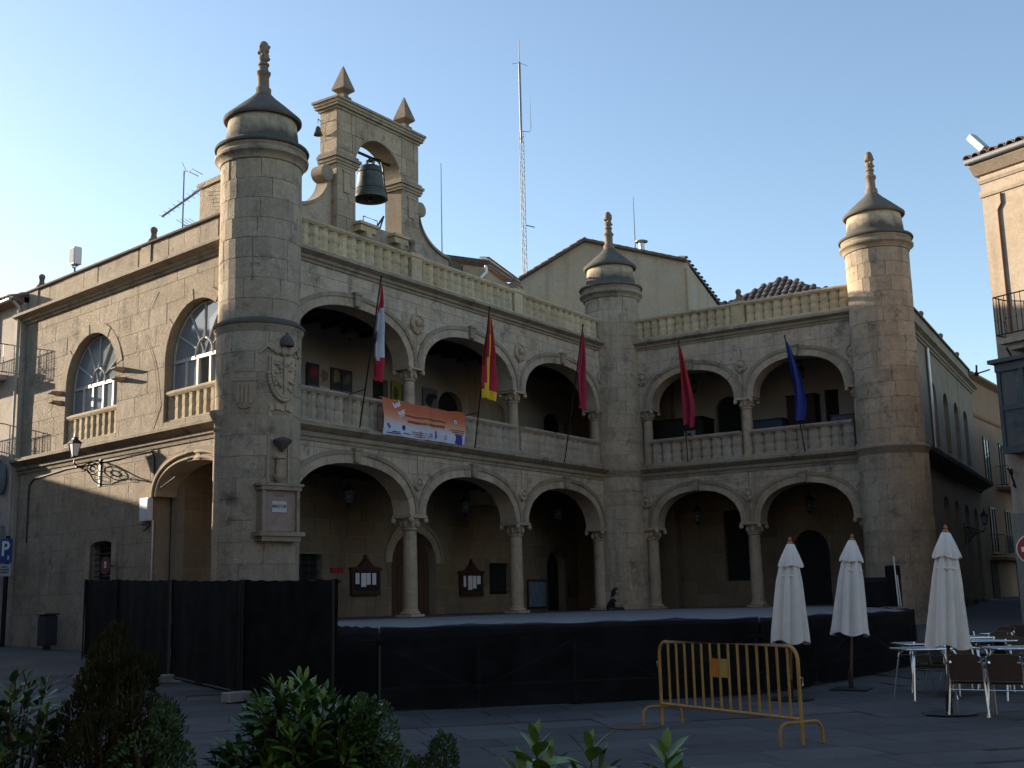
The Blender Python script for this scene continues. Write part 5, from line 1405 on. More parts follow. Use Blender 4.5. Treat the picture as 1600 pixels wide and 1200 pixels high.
# ================================================================== street furniture
YEL = plain('ochre_yellow_paint', (.31, .17, .035), .5, var=.22, scale=7, rnd=.06)
def barrier():
    a, b = gnd(1035, 1133), gnd(1255, 1164)
    a = Vector((a.x, a.y)); b = Vector((b.x, b.y)); L = (b - a).length
    M = T(a.x, a.y, 0.0, math.atan2(b.y - a.y, b.x - a.x))
    B = thing('crowd_barrier', 'ochre yellow steel crowd barrier standing before the stage', 'barrier', M)
    r = .021; z0, z1 = .27, 1.06; c = .16
    arcp = lambda cx, cz, t0, t1: [(cx + c * math.cos(t), 0, cz + c * math.sin(t)) for t in [lerp(t0, t1, i / 6) for i in range(7)]]
    pts = [(0, 0, .0)] + [(0, 0, z1 - c)] + arcp(c, z1 - c, PI, PI / 2)[1:] + [(L - c, 0, z1)] + arcp(L - c, z1 - c, PI / 2, 0)[1:] + [(L, 0, 0.0)]
    MB().tube(pts, r, 10).build('frame', YEL, B, M, smooth=60)
    MB().tube([(0, 0, z0), (L, 0, z0)], r, 10).build('bottom_rail', YEL, B, M, smooth=60)
    bar = MB().tube([(0, 0, z0), (0, 0, z1)], .0155, 8).mesh('bar', YEL, 60)
    n = 14
    for k in range(1, n + 1): link('bar', bar, B, M @ Matrix.Translation((L * (k + .15) / (n + 1.1), 0, 0)))
    for x in (0.015, L - .015):
        q = [(x, -.30, 0), (x, -.30, .13)] + [(x, -.19 + .11 * math.cos(t), .13 + .11 * math.sin(t)) for t in [lerp(PI, PI / 2, i / 5) for i in range(1, 6)]] + [(x, .19, .24)] + [(x, .19 + .11 * math.cos(t), .13 + .11 * math.sin(t)) for t in [lerp(PI / 2, 0, i / 5) for i in range(1, 6)]] + [(x, .30, 0)]
        MB().tube(q, .019, 8).build('foot', YEL, B, M, smooth=60)
    x0 = L * 6.2 / (n + 1.1); wv = L / (n + 1.1)
    MB().box(x0 + .02, x0 + wv - .015, -.018, -.014, .66, .88).build('tag_plate', plain('orange_tag', (.42, .14, .01), .5), B, M)
    MB().box(x0 + wv + .02, x0 + 2 * wv - .015, -.018, -.014, .66, .88).build('tag_plate', plain('yellow_tag', (.30, .22, .05), .5), B, M)
    MB().tube([(L + .02, 0, .72), (L + .06, 0, .72), (L + .06, 0, .64), (L + .03, 0, .62)], .008, 6).build('hook', METAL, B, M)
    MB().tube([(-.02, 0, .80), (-.06, 0, .80), (-.06, 0, .72)], .008, 6).build('hook', METAL, B, M)
barrier()
mh = gnd(992, 1136)
tag(MB().lathe([(.36, 0), (.36, .008), (.32, .010), (.31, .006), (.0001, .006)], 32).build('manhole_cover', plain('rusty_iron', (.075, .055, .045), .8, metal=.2, var=.3), None, T(mh.x, mh.y, .004)), 'round dark iron manhole cover in the paving beside the barrier', 'manhole cover')

# closed parasols
CANV = plain('cream_canvas', (.62, .60, .56), .9, var=.07, scale=5, bump=.12, bscale=30)
POLEW = plain('parasol_wood', (.12, .055, .03), .5, var=.2)
def parasol(p, H, tilt, label, seed, lean=0.0, base_r=.36):
    rs_ = random.Random(seed)
    M = T(p.x, p.y, p.z + .004)
    U = thing('closed_parasol', label, 'parasol', M, 'closed cream parasols')
    Mt = M @ Matrix.Rotation(tilt, 4, 'Y') @ Matrix.Rotation(lean, 4, 'X')
    MB().tube([(0, 0, 0), (0, 0, H - .02)], .024, 10).build('pole', POLEW, U, Mt, smooth=60)
    q = MB().lathe([(base_r, 0), (base_r, .012), (base_r * .9, .018), (.045, .025), (.038, .28), (.030, .30)], 8 if seed % 2 else 4, a0=.3, a1=2 * PI + .3)
    q.build('base', IRON, U, M)
    MB().lathe([(.03, H - .04), (.045, H - .02), (.045, H + .01), (.02, H + .03), (.03, H + .06), (.0001, H + .10)], 10).build('finial', plain('varnished_knob', (.30, .10, .03), .35), U, Mt, smooth=60)
    def skin(rows, nfold, z_wob, name, mat, ph, spread):
        m = MB(); n = 72
        for (z, r_, depth) in rows:
            for k in range(n):
                a = 2 * PI * k / n
                f = abs(math.cos(nfold * a / 2 + ph + .35 * math.sin(a * 2 + ph)))
                rr = r_ * (1.06 - 1.9 * depth * (1 - f) ** 1.2)
                rr *= 1 + .07 * math.sin(a * 3 + ph) + .05 * math.sin(a * 5 + ph * 3 + z * 2)
                m.v.append((rr * math.cos(a) + .02 * spread * (H - z), rr * math.sin(a), z + z_wob * math.sin(nfold * a / 2 + ph) * (1 if (z, r_, depth) == rows[0] else 0)))
        for j in range(len(rows) - 1):
            for k in range(n):
                m.f.append((j * n + k, j * n + (k + 1) % n, (j + 1) * n + (k + 1) % n, (j + 1) * n + k)); m.t.append(.5)
        return m.build(name, mat, U, Mt, smooth=0)
    zb = H * .36
    skin([(zb, .275 + .02 * rs_.random(), .18), (zb + .12, .27, .17), (zb + .5, .23, .17), (zb + .9, .19, .16), (H - .36, .145, .15), (H - .2, .12, .10), (H - .03, .045, .05)], 8, .03, 'canopy', CANV, rs_.uniform(0, 6), rs_.uniform(-.3, .3))
    m = skin([(H - .36, .185, .14), (H - .30, .172, .12), (H - .16, .115, .08), (H - .02, .055, .03), (H, .012, 0)], 8, .015, 'vent_cap', CANV, rs_.uniform(0, 6), 0)
    MB().lathe([(.165, H - .52), (.17, H - .505), (.165, H - .49)], 24).build('tie_band', CANV, U, Mt)
parasol(gnd(1236, 1093), 2.33, R(3.4), 'closed cream parasol directly behind the end of the yellow barrier', 1)
parasol(gnd(1330, 1077), 2.38, R(4.6), 'closed cream parasol with a wide round base between the other two parasols', 2, base_r=.42)
parasol(gnd(1484, 1116), 2.42, R(3.8), 'closed cream parasol rising among the cafe chairs', 3, base_r=.36)

# cafe chairs and tables
ALU = plain('polished_aluminium', (.72, .73, .74), .22, metal=.95, var=.05)
WICK = plain('brown_wicker', (.060, .035, .022), .7, var=.45, scale=60, bump=.8, bscale=90)
def make_chair():
    C_ = thing('cafe_chair', 'x', 'chair')
    I = Matrix.Identity(4); r = .0165
    # x right, y towards the back, seat at .44
    for s in (-1, 1):
        MB().tube([(s * .25, -.22, 0), (s * .245, -.21, .30), (s * .245, -.20, .60), (s * .25, -.16, .655), (s * .255, -.05, .665)], r, 8).build('front_leg', ALU, C_, I, smooth=60)
        MB().tube([(s * .25, .27, 0), (s * .225, .22, .30), (s * .215, .20, .44), (s * .215, .235, .66), (s * .20, .275, .77)], r, 8).build('rear_leg', ALU, C_, I, smooth=60)
        MB().tube([(s * .255, -.05, .665), (s * .255, .08, .668), (s * .235, .20, .675), (s * .17, .285, .70)], r, 8).build('armrest', ALU, C_, I, smooth=60)
        MB().tube([(s * .24, -.2, .40), (s * .215, .2, .40)], .010, 6).build('side_rail', ALU, C_, I)
    MB().tube([(-.24, -.2, .40), (.24, -.2, .40)], .010, 6).build('stretcher', ALU, C_, I)
    MB().tube([(-.225, .215, .34), (.225, .215, .34)], .009, 6).build('stretcher', ALU, C_, I)
    m = MB(); n = 8
    for i in range(n + 1):
        for j in range(7):
            x = lerp(-.225, .225, i / n); y = lerp(-.22, .20, j / 6)
            m.v.append((x, y, .445 - .018 * math.sin(PI * i / n) * math.sin(PI * j / 6)))
    for i in range(n):
        for j in range(6): k = i * 7 + j; m.f.append((k, k + 7, k + 8, k + 1)); m.t.append(.5)
    m.box(-.225, .225, -.225, .205, .412, .428); m.build('seat', WICK, C_, I, smooth=40)
    m = MB()
    for th in (0, .018):
        for i in range(n + 1):
            for j in range(7):
                u = lerp(-1, 1, i / n); s = j / 6
                wv = lerp(.205, .195, s); z = lerp(.46, .79 - .035 * u * u * u * u, s)
                m.v.append((u * wv, .205 + .075 * s - .035 * u * u + .02 + th, z))
    N = (n + 1) * 7
    for i in range(n):
        for j in range(6):
            k = i * 7 + j; m.f.append((k, k + 7, k + 8, k + 1)); m.f.append((N + k + 1, N + k + 8, N + k + 7, N + k))
    for i in range(n):
        k = i * 7 + 6; m.f.append((k, k + 7, N + k + 7, N + k)); k = i * 7; m.f.append((k + 7, k, N + k, N + k + 7))
    for i in (0, n):
        for j in range(6): k = i * 7 + j; m.f.append((k, k + 1, N + k + 1, N + k))
    m.t = [.5] * len(m.f)
    m.build('backrest', WICK, C_, I, smooth=40)
    m = MB().tube([(u * .2, .205 + .075 - .035 * u * u + .03, .795 - .035 * u ** 4) for u in [lerp(-1, 1, i / 10) for i in range(11)]], .011, 6)
    m.build('back_rim', WICK, C_, I, smooth=60)
    return C_
def make_table():
    t = thing('cafe_table', 'x', 'table'); I = Matrix.Identity(4)
    def rr(h, c, n=5):
        p = []
        for sx, sy, a0 in ((1, 1, 0), (-1, 1, 90), (-1, -1, 180), (1, -1, 270)):
            for i in range(n + 1): a = R(a0 + 90 * i / n); p.append((sx * (h - c) + c * math.cos(a), sy * (h - c) + c * math.sin(a)))
        return p
    MB().zprism(rr(.345, .07), .715, .735).build('table_top', plain('brushed_steel_top', (.45, .47, .49), .3, metal=.85), t, I)
    pts = [(x, y, .722) for x, y in rr(.352, .08)]; pts.append(pts[0])
    MB().tube(pts, .016, 8).build('table_rim', ALU, t, I, smooth=60)
    for sx in (-1, 1):
        for sy in (-1, 1):
            MB().tube([(sx * .18, sy * .18, .71), (sx * .24, sy * .24, .64), (sx * .29, sy * .29, .3), (sx * .33, sy * .33, 0)], .017, 8).build('leg', ALU, t, I, smooth=60)
    MB().tube([(-.24, -.24, .63), (.24, .24, .63)], .009, 6).tube([(-.24, .24, .63), (.24, -.24, .63)], .009, 6).build('cross_brace', ALU, t, I)
    return t
ch0 = make_chair(); tb0 = make_table()
CH = [  # pixel of the seat centre on the ground, facing angle, label
    (1521, 1118, -32, 'wicker cafe chair with its back to the plaza, beside the parasol base'),
    (1581, 1120, -30, 'wicker cafe chair with its back to the plaza, next but one to the parasol base'),
    (1456, 1086, 160, 'wicker cafe chair behind the twin bare tables, facing the plaza'),
    (1484, 1080, 205, 'wicker cafe chair between the twin bare tables and the parasol pole'),
    (1515, 1086, 185, 'wicker cafe chair facing out of the cafe right behind the parasol pole'),
    (1566, 1075, 130, 'wicker cafe chair turned sideways at the inner table'),
    (1607, 1080, 170, 'wicker cafe chair at the far side of the inner table'),
    (1512, 1060, 168, 'wicker cafe chair behind the rear table, close to the stage end'),
    (1546, 1064, 25, 'wicker cafe chair drawn up to the rear table on its street side'),
    (1588, 1064, 195, 'wicker cafe chair backing on to the street beside the inner table'),
    (1560, 1050, 20, 'wicker cafe chair in the rear row towards the street'),
    (1604, 1046, -30, 'wicker cafe chair at the end of the rear row towards the street')]
usedc = False
for u, v, a, lab in CH:
    p = gnd(u, v); M = T(p.x, p.y, p.z + .004, R(a + 180))
    if not usedc:
        ch0.matrix_basis = M; WM[ch0.name] = M; ch0['label'] = lab; ch0['group'] = 'cafe chairs'; usedc = True
    else: copy_thing(ch0, M, lab, 'cafe chairs')
TBL = [(1446, 1092, 8, 'bare cafe table nearer the stage of the twin pair'), (1444, 1080, 5, 'bare cafe table behind its twin, close to the stage skirt'), (1515, 1066, 12, 'cafe table in the rear row behind the parasol'), (1553, 1074, -6, 'cafe table amid the turned chairs'), (1592, 1092, 4, 'cafe table in front of the chairs turned from the plaza')]
for i, (u, v, a, lab) in enumerate(TBL):
    p = gnd(u, v); M = T(p.x, p.y, p.z + .004, R(a))
    if i == 0: tb0.matrix_basis = M; WM[tb0.name] = M; tb0['label'] = lab; tb0['group'] = 'cafe tables'
    else: copy_thing(tb0, M, lab, 'cafe tables')

# parking sign, bin, boxes and small signs along the sunlit side
BLUE = plain('sign_blue', (.012, .05, .22), .4, var=.05)
ps = F0 @ Vector((.78, -.55, 0)); zb = zg(ps.y)
PS = thing('parking_sign', 'blue parking sign with white P on a dark post beside the town hall', 'road sign', T(ps.x, ps.y, zb))
Mp = T(ps.x, ps.y, 0, R(-20)); zc = pxl(frame((ps.x, ps.y), -20), 40, 858)[1]
MB().box(-.055, .055, .01, .09, zb, zc + .42).build('post', IRON, PS, Mp)
MB().cbox(-.235, .235, -.012, .0, zc - .38, zc + .34, .004).build('sign_panel', BLUE, PS, Mp)
link('lettering', text_mesh('P', .62, WHITE, bold=.012), PS, Mp @ Matrix.Translation((-.02, -.016, zc + .02)) @ UPR)
MB().box(.08, .13, -.018, -.012, zc - .29, zc - .17).build('lettering', WHITE, PS, Mp)
SPn = MB().box(-.235, .235, -.012, .0, zc - .78, zc - .42).build('sub_panel', plain('sub_panel_white', (.34, .36, .38), .5), PS, Mp)
for k, (a, b) in enumerate(((-.12, .10), (-.18, .16), (-.16, .12))): MB().box(a, b, -.016, -.012, zc - .52 - .08 * k, zc - .49 - .08 * k).build('text_line', IRON, SPn, Mp)
MB().tube([(0, .05, zc + .4), (-.15, .05, zc + .9), (-.45, .0, zc + 1.2)], .02, 6).build('stay', METAL, PS, Mp)
bp_ = F0 @ Vector((3.4, -.45, 0)); zb = zg(bp_.y)
LBN = thing('litter_bin', 'dark upright litter bin standing by the sunlit wall foot', 'bin', T(bp_.x, bp_.y, zb))
Mb_ = T(bp_.x, bp_.y, zb + .004, R(-42))
DK = plain('dark_blue_plastic', (.018, .02, .028), .5)
MB().cbox(-.23, .23, -.2, .2, .10, .95, .05).build('body', DK, LBN, Mb_); MB().box(-.08, .08, -.08, .08, 0, .1).build('foot', DK, LBN, Mb_)
MB().cbox(-.25, .25, -.22, .22, .95, 1.0, .02).build('lid', DK, LBN, Mb_)
EB = thing('meter_box', 'white electrical box fixed to the side wall by the downpipe', 'electrical box', F0 @ Matrix.Translation((7.85, 0, 3.9)))
Me = F0 @ Matrix.Translation((7.85, 0, 0))
MB().cbox(-.22, .22, -.18, -.03, 3.94, 4.55, .015).build('cabinet', plain('cabinet_white', (.62, .63, .64), .5), EB, Me)
MB().box(-.18, .18, -.19, -.18, 3.98, 4.51).build('cabinet_door', plain('cabinet_white2', (.60, .61, .62), .5), EB, Me)
MB().tube([(-.2, -.03, 3.7), (.2, -.03, 3.86)], .012, 5).tube([(-.3, -.03, 3.85), (.27, -.03, 3.9)], .012, 5).build('conduit', CAB, EB, Me)
NP = thing('wall_sign', 'round dark red sign with small white mark beside the barred window', 'sign', F0 @ Matrix.Translation((6.12, -.2, 2.86)))
Mw = F0 @ Matrix.Translation((6.12, -.25, 2.84))
q = MB().lathe([(.0001, .01), (.24, .01), (.24, 0), (.0001, 0)], 28); q.v = [(a, c - .01, b) for a, b, c in q.v]; q.build('sign_face', plain('dull_red', (.11, .018, .02), .6), NP, Mw)
MB().box(-.05, .05, -.018, -.01, -.06, .10).build('mark', PAPER, NP, Mw); MB().box(-.02, .02, -.022, -.018, -.03, .05).build('mark_centre', plain('mark_red', (.1, .02, .02), .6), NP, Mw)
MB().tube([(0, 0, 0), (0, .25, 0)], .02, 6).build('arm', IRON, NP, Mw)

# ================================================================== things on the fronts
# hanging lanterns
def make_hang():
    L_ = thing('hanging_lantern', 'x', 'lantern'); I = Matrix.Identity(4)
    MB().tube([(0, 0, .0), (0, 0, -.62)], .010, 5).build('chain', IRON, L_, I)
    MB().lathe([(.02, -.56), (.05, -.62), (.10, -.66), (.15, -.74), (.155, -.78)], 8).build('hood', IRON, L_, I)
    MB().lathe([(.14, -.78), (.09, -1.10), (.04, -1.13)], 8).build('lantern_glass', CLEAR, L_, I)
    m = MB()
    for k in range(8):
        a = k * PI / 4; m.tube([(.143 * math.cos(a), .143 * math.sin(a), -.77), (.093 * math.cos(a), .093 * math.sin(a), -1.10)], .008, 4)
    m.lathe([(.095, -1.09), (.06, -1.14), (.02, -1.2), (.001, -1.22)], 8); m.build('frame', IRON, L_, I)
    m = MB().ball((0, 0, -.93), .035, 10, 8); m.build('bulb', plain('lamp_bulb', (.30, .31, .32), .3), L_, I)
    return L_
hl = None
LPX = [[(545, 782), (727, 798), (872, 808), (1090, 812), (1265, 795)], [(547, 532), (727, 572), (868, 608), (1085, 614), (1253, 592)]]
names = {0: 'under the first arch from the near tower', 1: 'under the second arch from the near tower', 2: 'under the arch next to the middle tower on the long front', 3: 'under the arch next to the middle tower on the short front', 4: 'under the arch beside the street corner tower'}
for lev, (z, dz) in enumerate(((5.55, 'lower arcade lantern '), (10.15, 'upper gallery lantern '))):
    for k, (M, x) in enumerate(((F1, 3.91), (F1, 9.17), (F1, 14.43), (F2, 3.15), (F2, 7.05))):
        lx, lz = pxl(M, *LPX[lev][k], 1.7); z = lz + (1.0 if lev else 1.15)
        MM = M @ Matrix.Translation((lx, 1.7, z))
        s = 1.12 if lev == 0 else .85
        MM = MM @ Matrix.Diagonal((s, s, s, 1))
        if hl is None:
            hl = make_hang(); hl.matrix_basis = MM; WM[hl.name] = MM; hl['label'] = dz + names[k]; hl['group'] = 'hanging lanterns'
        else: copy_thing(hl, MM, dz + names[k], 'hanging lanterns')
# flags
def cloth_mat(name, c): return plain(name, c, .85, var=.10, scale=12, bump=.1)
FRED = cloth_mat('flag_red', (.36, .014, .030)); FYEL = cloth_mat('flag_yellow', (.62, .40, .01)); FWHT = cloth_mat('flag_white', (.50, .51, .56)); FCRI = cloth_mat('flag_crimson', (.29, .014, .042)); FBLU = cloth_mat('flag_blue', (.02, .045, .24)); FPUR = cloth_mat('flag_purple', (.06, .02, .08))
def flag(M, xb, zb, lean_x, lean_y, L, z_top, drop, bands, label, seed, wmax=.5):
    """pole from the balcony foot; limp cloth hanging from the upper pole"""
    rs_ = random.Random(seed)
    foot = Vector((xb, -.34, zb)); tip = foot + Vector((lean_x, lean_y, math.sqrt(max(.1, L * L - lean_x ** 2 - lean_y ** 2))))
    FG = thing('flag', label, 'flag', M @ Matrix.Translation(foot), 'flags on the balcony')
    MB().tube([foot, tip], .021, 8).ball(tip, .035, 8, 6).build('flagpole', IRON, FG, M, smooth=60)
    MB().tube([(xb - .02 + lean_x * .25, .12, 7.2), foot.lerp(tip, .25) + Vector((0, .0, .02))], .014, 5).build('pole_bracket', IRON, FG, M)
    top = foot.lerp(tip, .95)
    # limp cloth: rows going down, narrow at the tip, widening, hanging beside the pole
    nr, ncl = 26, 14
    cols_ = []
    V = []
    ph = rs_.uniform(0, 6)
    for i in range(nr + 1):
        s = i / nr
        z = top.z - drop * s
        wd = wmax * (.10 + .90 * min(1, s * 1.35) ** .8) * (1 - .18 * max(0, s - .8) / .2)
        tpole = max(0, (z - foot.z) / (tip.z - foot.z))
        pole = foot.lerp(tip, tpole)
        att = min(1, max(0, (s - .50) / .5))
        x0 = lerp(pole.x, top.x - .02 + (pole.x - top.x) * .35, att) + .015
        y0 = lerp(pole.y, top.y + (pole.y - top.y) * .5, att)
        for j in range(ncl + 1):
            t = j / ncl
            fold = math.sin(t * 9.5 + ph + s * 1.2) * .11 * min(1, s * 2.5) + math.sin(t * 17 + ph * 2) * .025 * s
            V.append((x0 + wd * t * .82 + .03 * math.sin(s * 4 + t * 3 + ph) * s, y0 - .02 + fold, z - .10 * wd * math.sin(t * 7 + ph) * s - (.10 * t * s)))
    groups = {}
    for i in range(nr):
        for j in range(ncl):
            c = bands((i + .5) / nr, (j + .5) / ncl)
            groups.setdefault(c.name, (c, []))[1].append((i, j))
    for c, cells in groups.values():
        m = MB(); idx = {}
        for i, j in cells:
            f = []
            for a, b in ((i, j), (i + 1, j), (i + 1, j + 1), (i, j + 1)):
                k = a * (ncl + 1) + b
                if k not in idx: idx[k] = len(m.v); m.v.append(V[k])
                f.append(idx[k])
            m.f.append(tuple(f)); m.t.append(.5)
        m.build('cloth', c, FG, M, smooth=0)
    return FG
def poleargs(M, u0, v0, u1, v1, proj):
    """foot on the balcony face, tip leaning out by proj"""
    a = pxl(M, u0, v0, -.34); b = pxl(M, u1, v1, -.34 - proj)
    L = math.sqrt((b[0] - a[0]) ** 2 + (b[1] - a[1]) ** 2 + proj * proj)
    return a[0], a[1], b[0] - a[0], -proj, L
def addflag(M, u0, v0, u1, v1, vt, vb, bands, label, seed, proj=1.15, wmax=.5):
    xb, zb, lx, ly, L = poleargs(M, u0, v0, u1, v1, proj)
    zt = pxl(M, u1, vt, -.34 - proj)[1]; zb2 = pxl(M, u1, vb, -.34 - proj)[1]
    flag(M, xb, zb, lx, ly, L, zt, zt - zb2, bands, label, seed, wmax)
addflag(F1, 562, 668, 596, 432, 440, 582, lambda s, t: FRED if (s < .30 - .12 * t or s > .80 - .1 * t or t > .93 - .2 * (1 - s)) else (FPUR if .50 < s < .60 and t < .3 else FWHT), 'red and white flag hanging limp from a pole beside the banner', 5, wmax=.62)
addflag(F1, 742, 700, 765, 480, 492, 616, lambda s, t: FYEL if .18 < t + .25 * (s - .5) < .56 or s > .9 else FRED, 'red and yellow flag hanging limp from a leaning pole', 8, wmax=.66)
addflag(F1, 882, 722, 911, 508, 520, 632, lambda s, t: FCRI, 'crimson flag hanging limp beside the middle tower on the long front', 9, wmax=.66)
addflag(F2, 1075, 722, 1060, 532, 540, 662, lambda s, t: FRED if s < .5 else FCRI, 'crimson flag hanging limp on the short front next to the middle tower', 12, proj=.9, wmax=.50)
addflag(F2, 1258, 706, 1226, 525, 534, 655, lambda s, t: FBLU, 'blue flag hanging limp on the short front', 15, proj=.9, wmax=.55)
# banner
def banner():
    B = thing('banner', 'orange to white printed banner tied to the balcony balusters', 'banner', F1 @ Matrix.Translation((6.7, -.3, 6.3)))
    yb_ = -.06 - .30
    TLx, TRx = 4.62, 8.38; zT, zB = 7.26, 6.26
    m, n, l, b = newmat('banner_print')
    ax = nd(n, 'ShaderNodeAttribute', attribute_name='bz')
    cr = nd(n, 'ShaderNodeValToRGB'); e = cr.color_ramp.elements
    e[0].position = 0.0; e[0].color = (.52, .55, .66, 1); e[1].position = 1.0; e[1].color = (.44, .085, .03, 1)
    for p_, c_ in ((.24, (.52, .55, .66, 1)), (.30, (.56, .50, .54, 1)), (.5, (.60, .27, .14, 1)), (.72, (.48, .12, .045, 1))):
        k = e.new(p_); k.color = c_
    l.new(ax.outputs['Fac'], cr.inputs[0]); l.new(cr.outputs[0], b.inputs['Base Color']); b.inputs['Roughness'].default_value = .6
    nx, nz = 48, 12
    def P(t, s):
        x = lerp(TLx, TRx, t); z = lerp(zB, zT, s) - .05 * math.sin(PI * t) * s + .012 * math.sin(t * 30) * s - .035 * (1 - t) * (1 - s)
        y = yb_ - .03 * math.sin(t * 11 + s * 3) - .012 * math.sin(t * 37 + s * 5) - .02 * math.sin(t * 5.1) - .05 * (1 - s) * math.sin(PI * s) - (.04 * math.exp(-((t - .52) / .03) ** 2))
        return (x, y, z)
    me = bpy.data.meshes.new('banner_cloth')
    V = [P(i / nx, j / nz) for i in range(nx + 1) for j in range(nz + 1)]
    Fc = [(i * (nz + 1) + j, (i + 1) * (nz + 1) + j, (i + 1) * (nz + 1) + j + 1, i * (nz + 1) + j + 1) for i in range(nx) for j in range(nz)]
    me.from_pydata(V, [], Fc); me.materials.append(m)
    at_ = me.attributes.new('bz', 'FLOAT', 'POINT'); at_.data.foreach_set('value', [j / nz for i in range(nx + 1) for j in range(nz + 1)])
    me.polygons.foreach_set('use_smooth', [True] * len(me.polygons))
    link('cloth', me, B, F1)
    BW = plain('print_white', (.72, .72, .74), .6); BD = plain('print_rust', (.24, .06, .025), .7); BN = plain('print_navy', (.02, .02, .12), .6); BR_ = plain('print_red', (.35, .03, .04), .6)
    def put(me_, t, s, rot=0, mat=None):
        p = P(t, s); link('print', me_, B, F1 @ Matrix.Translation((p[0], p[1] - .012, p[2])) @ UPR @ Matrix.Rotation(R(rot), 4, 'Z'))
    put(text_mesh('pásal', .235, BW, bold=.006), .145, .86, 24); put(text_mesh('aquí', .235, BW, bold=.006), .225, .71, 22); put(text_mesh('2007', .09, BW), .205, .55, 8)
    rs_ = random.Random(2)
    def line(t0, t1, s, h, mat):
        m_ = MB(); t = t0
        while t < t1:
            w_ = rs_.uniform(.006, .022); a = P(t, s)
            m_.box(a[0], a[0] + w_ * (TRx - TLx), a[1] - .016, a[1] - .012, a[2] - h / 2, a[2] + h / 2); t += w_ + .005
        m_.build('print', mat, B, F1)
    line(.26, .75, .62, .05, BD); line(.28, .72, .46, .07, BD)
    line(.80, .97, .42, .028, BD); line(.83, .97, .36, .028, BD); line(.86, .97, .30, .028, BD)
    line(.04, .18, .06, .03, BN); line(.10, .18, .11, .03, BN); line(.22, .31, .10, .028, BD); line(.33, .55, .18, .02, BD); line(.33, .55, .12, .02, BD); line(.36, .52, .06, .02, BD)
    def disc(t, s, r_, mat, o=0.0):
        p = P(t, s); q = MB().lathe([(.0001, .002), (r_, .002), (r_, 0), (.0001, 0)], 18); q.v = [(a, c, b_) for a, b_, c in q.v]
        q.build('print', mat, B, F1 @ Matrix.Translation((p[0], p[1] - .014 - o, p[2])))
    disc(.88, .66, .085, BN); disc(.88, .66, .068, BW, .003); disc(.88, .66, .030, BN, .006)
    disc(.225, .25, .075, BN); disc(.235, .27, .05, BR_, .003); disc(.06, .22, .045, BR_); disc(.045, .28, .035, BN, .002); disc(.73, .16, .075, plain('print_tan', (.40, .27, .20), .7)); disc(.73, .16, .05, plain('print_tan2', (.5, .42, .36), .7), .003)
    p = P(.61, .2); MB().box(p[0] - .025, p[0] + .025, p[1] - .016, p[1] - .012, p[2] - .11, p[2] + .11).build('print', BN, B, F1)
    p = P(.915, .13); MB().box(p[0] - .17, p[0] + .17, p[1] - .02, p[1] - .015, p[2] - .12, p[2] + .17).build('print', plain('print_blue', (.03, .03, .24), .6), B, F1)
    p = P(.44, .14); MB().box(p[0] - .03, p[0] + .03, p[1] - .018, p[1] - .014, p[2] - .09, p[2] + .09).build('print', plain('print_gold', (.42, .2, .06), .6), B, F1)
    for t in (.01, .25, .5, .75, .99):
        a = P(t, 1); MB().tube([a, (a[0] + .02, a[1] + .16, a[2] + .03)], .006, 4).build('tie_cord', PAPER, B, F1)
banner()
# posters on the gallery wall
PC = [((.02, .025, .025), (.28, .012, .02)), ((.34, .27, .22), (.22, .10, .07)), ((.02, .02, .02), (.22, .2, .05)), ((.03, .035, .035), (.12, .12, .1))]
def poster(M, x0, x1, z0, z1, y, base, accent, label, seed, tilt=0.0):
    rs_ = random.Random(seed)
    Pm = M @ Matrix.Translation((x0, y, z0)) @ Matrix.Rotation(tilt, 4, 'X')
    O = thing('poster', label, 'poster', Pm, 'posters in the gallery')
    w_, h = x1 - x0, z1 - z0
    MB().box(0, w_, -.03, 0, 0, h).build('panel', plain('poster_base', base, .6), O, Pm)
    m = MB(); ac = plain('poster_accent', accent, .6)
    for k in range(4):
        cx, cz = rs_.uniform(.3, .7) * w_, rs_.uniform(.3, .7) * h; n = 7
        pts = [(cx + rs_.uniform(.1, .32) * w_ * math.cos(2 * PI * i / n), cz + rs_.uniform(.08, .25) * h * math.sin(2 * PI * i / n)) for i in range(n)]
        pts = [(min(max(a, .02 * w_), .98 * w_), min(max(b, .02 * h), .98 * h)) for a, b in pts]
        m.prism(pts, -.034 - .002 * k, -.03)
    m.build('printed_shape', ac, O, Pm)
    MB().box(.06 * w_, .94 * w_, -.036, -.03, .04 * h, .10 * h).build('printed_strip', plain('poster_strip', tuple(min(.6, c * 3 + .04) for c in base), .6), O, Pm)
yq = BK1 - .05
pl = ['black poster with red figure at the left end of the gallery poster board', 'pale framed poster second on the gallery poster board', 'black poster with yellow streak third on the gallery poster board', 'dark grey poster at the right end of the gallery poster board']
for k in range(4):
    x0 = 5.40 + k * .50; poster(F1, x0 + .01, x0 + .48, 8.12, 8.86, yq - .02, *PC[k], pl[k], k)
poster(F1, 9.30, 9.78, 8.15, 8.85, yq, (.25, .22, .02), (.06, .06, .02), 'yellow poster behind the first gallery column', 21)
poster(F1, 9.82, 10.45, 8.0, 8.78, yq, (.05, .08, .11), (.02, .03, .05), 'blue grey poster behind the first gallery column', 22)
poster(F1, 10.9, 11.7, 8.05, 8.85, yq, (.16, .15, .14), (.02, .02, .02), 'black and white bull poster right of the first gallery column', 23)
poster(F2, 1.9, 2.35, 7.05, 7.75, BK2 - 1.3, (.25, .26, .25), (.04, .05, .04), 'small white framed picture leaning before the dark display stand', 24)
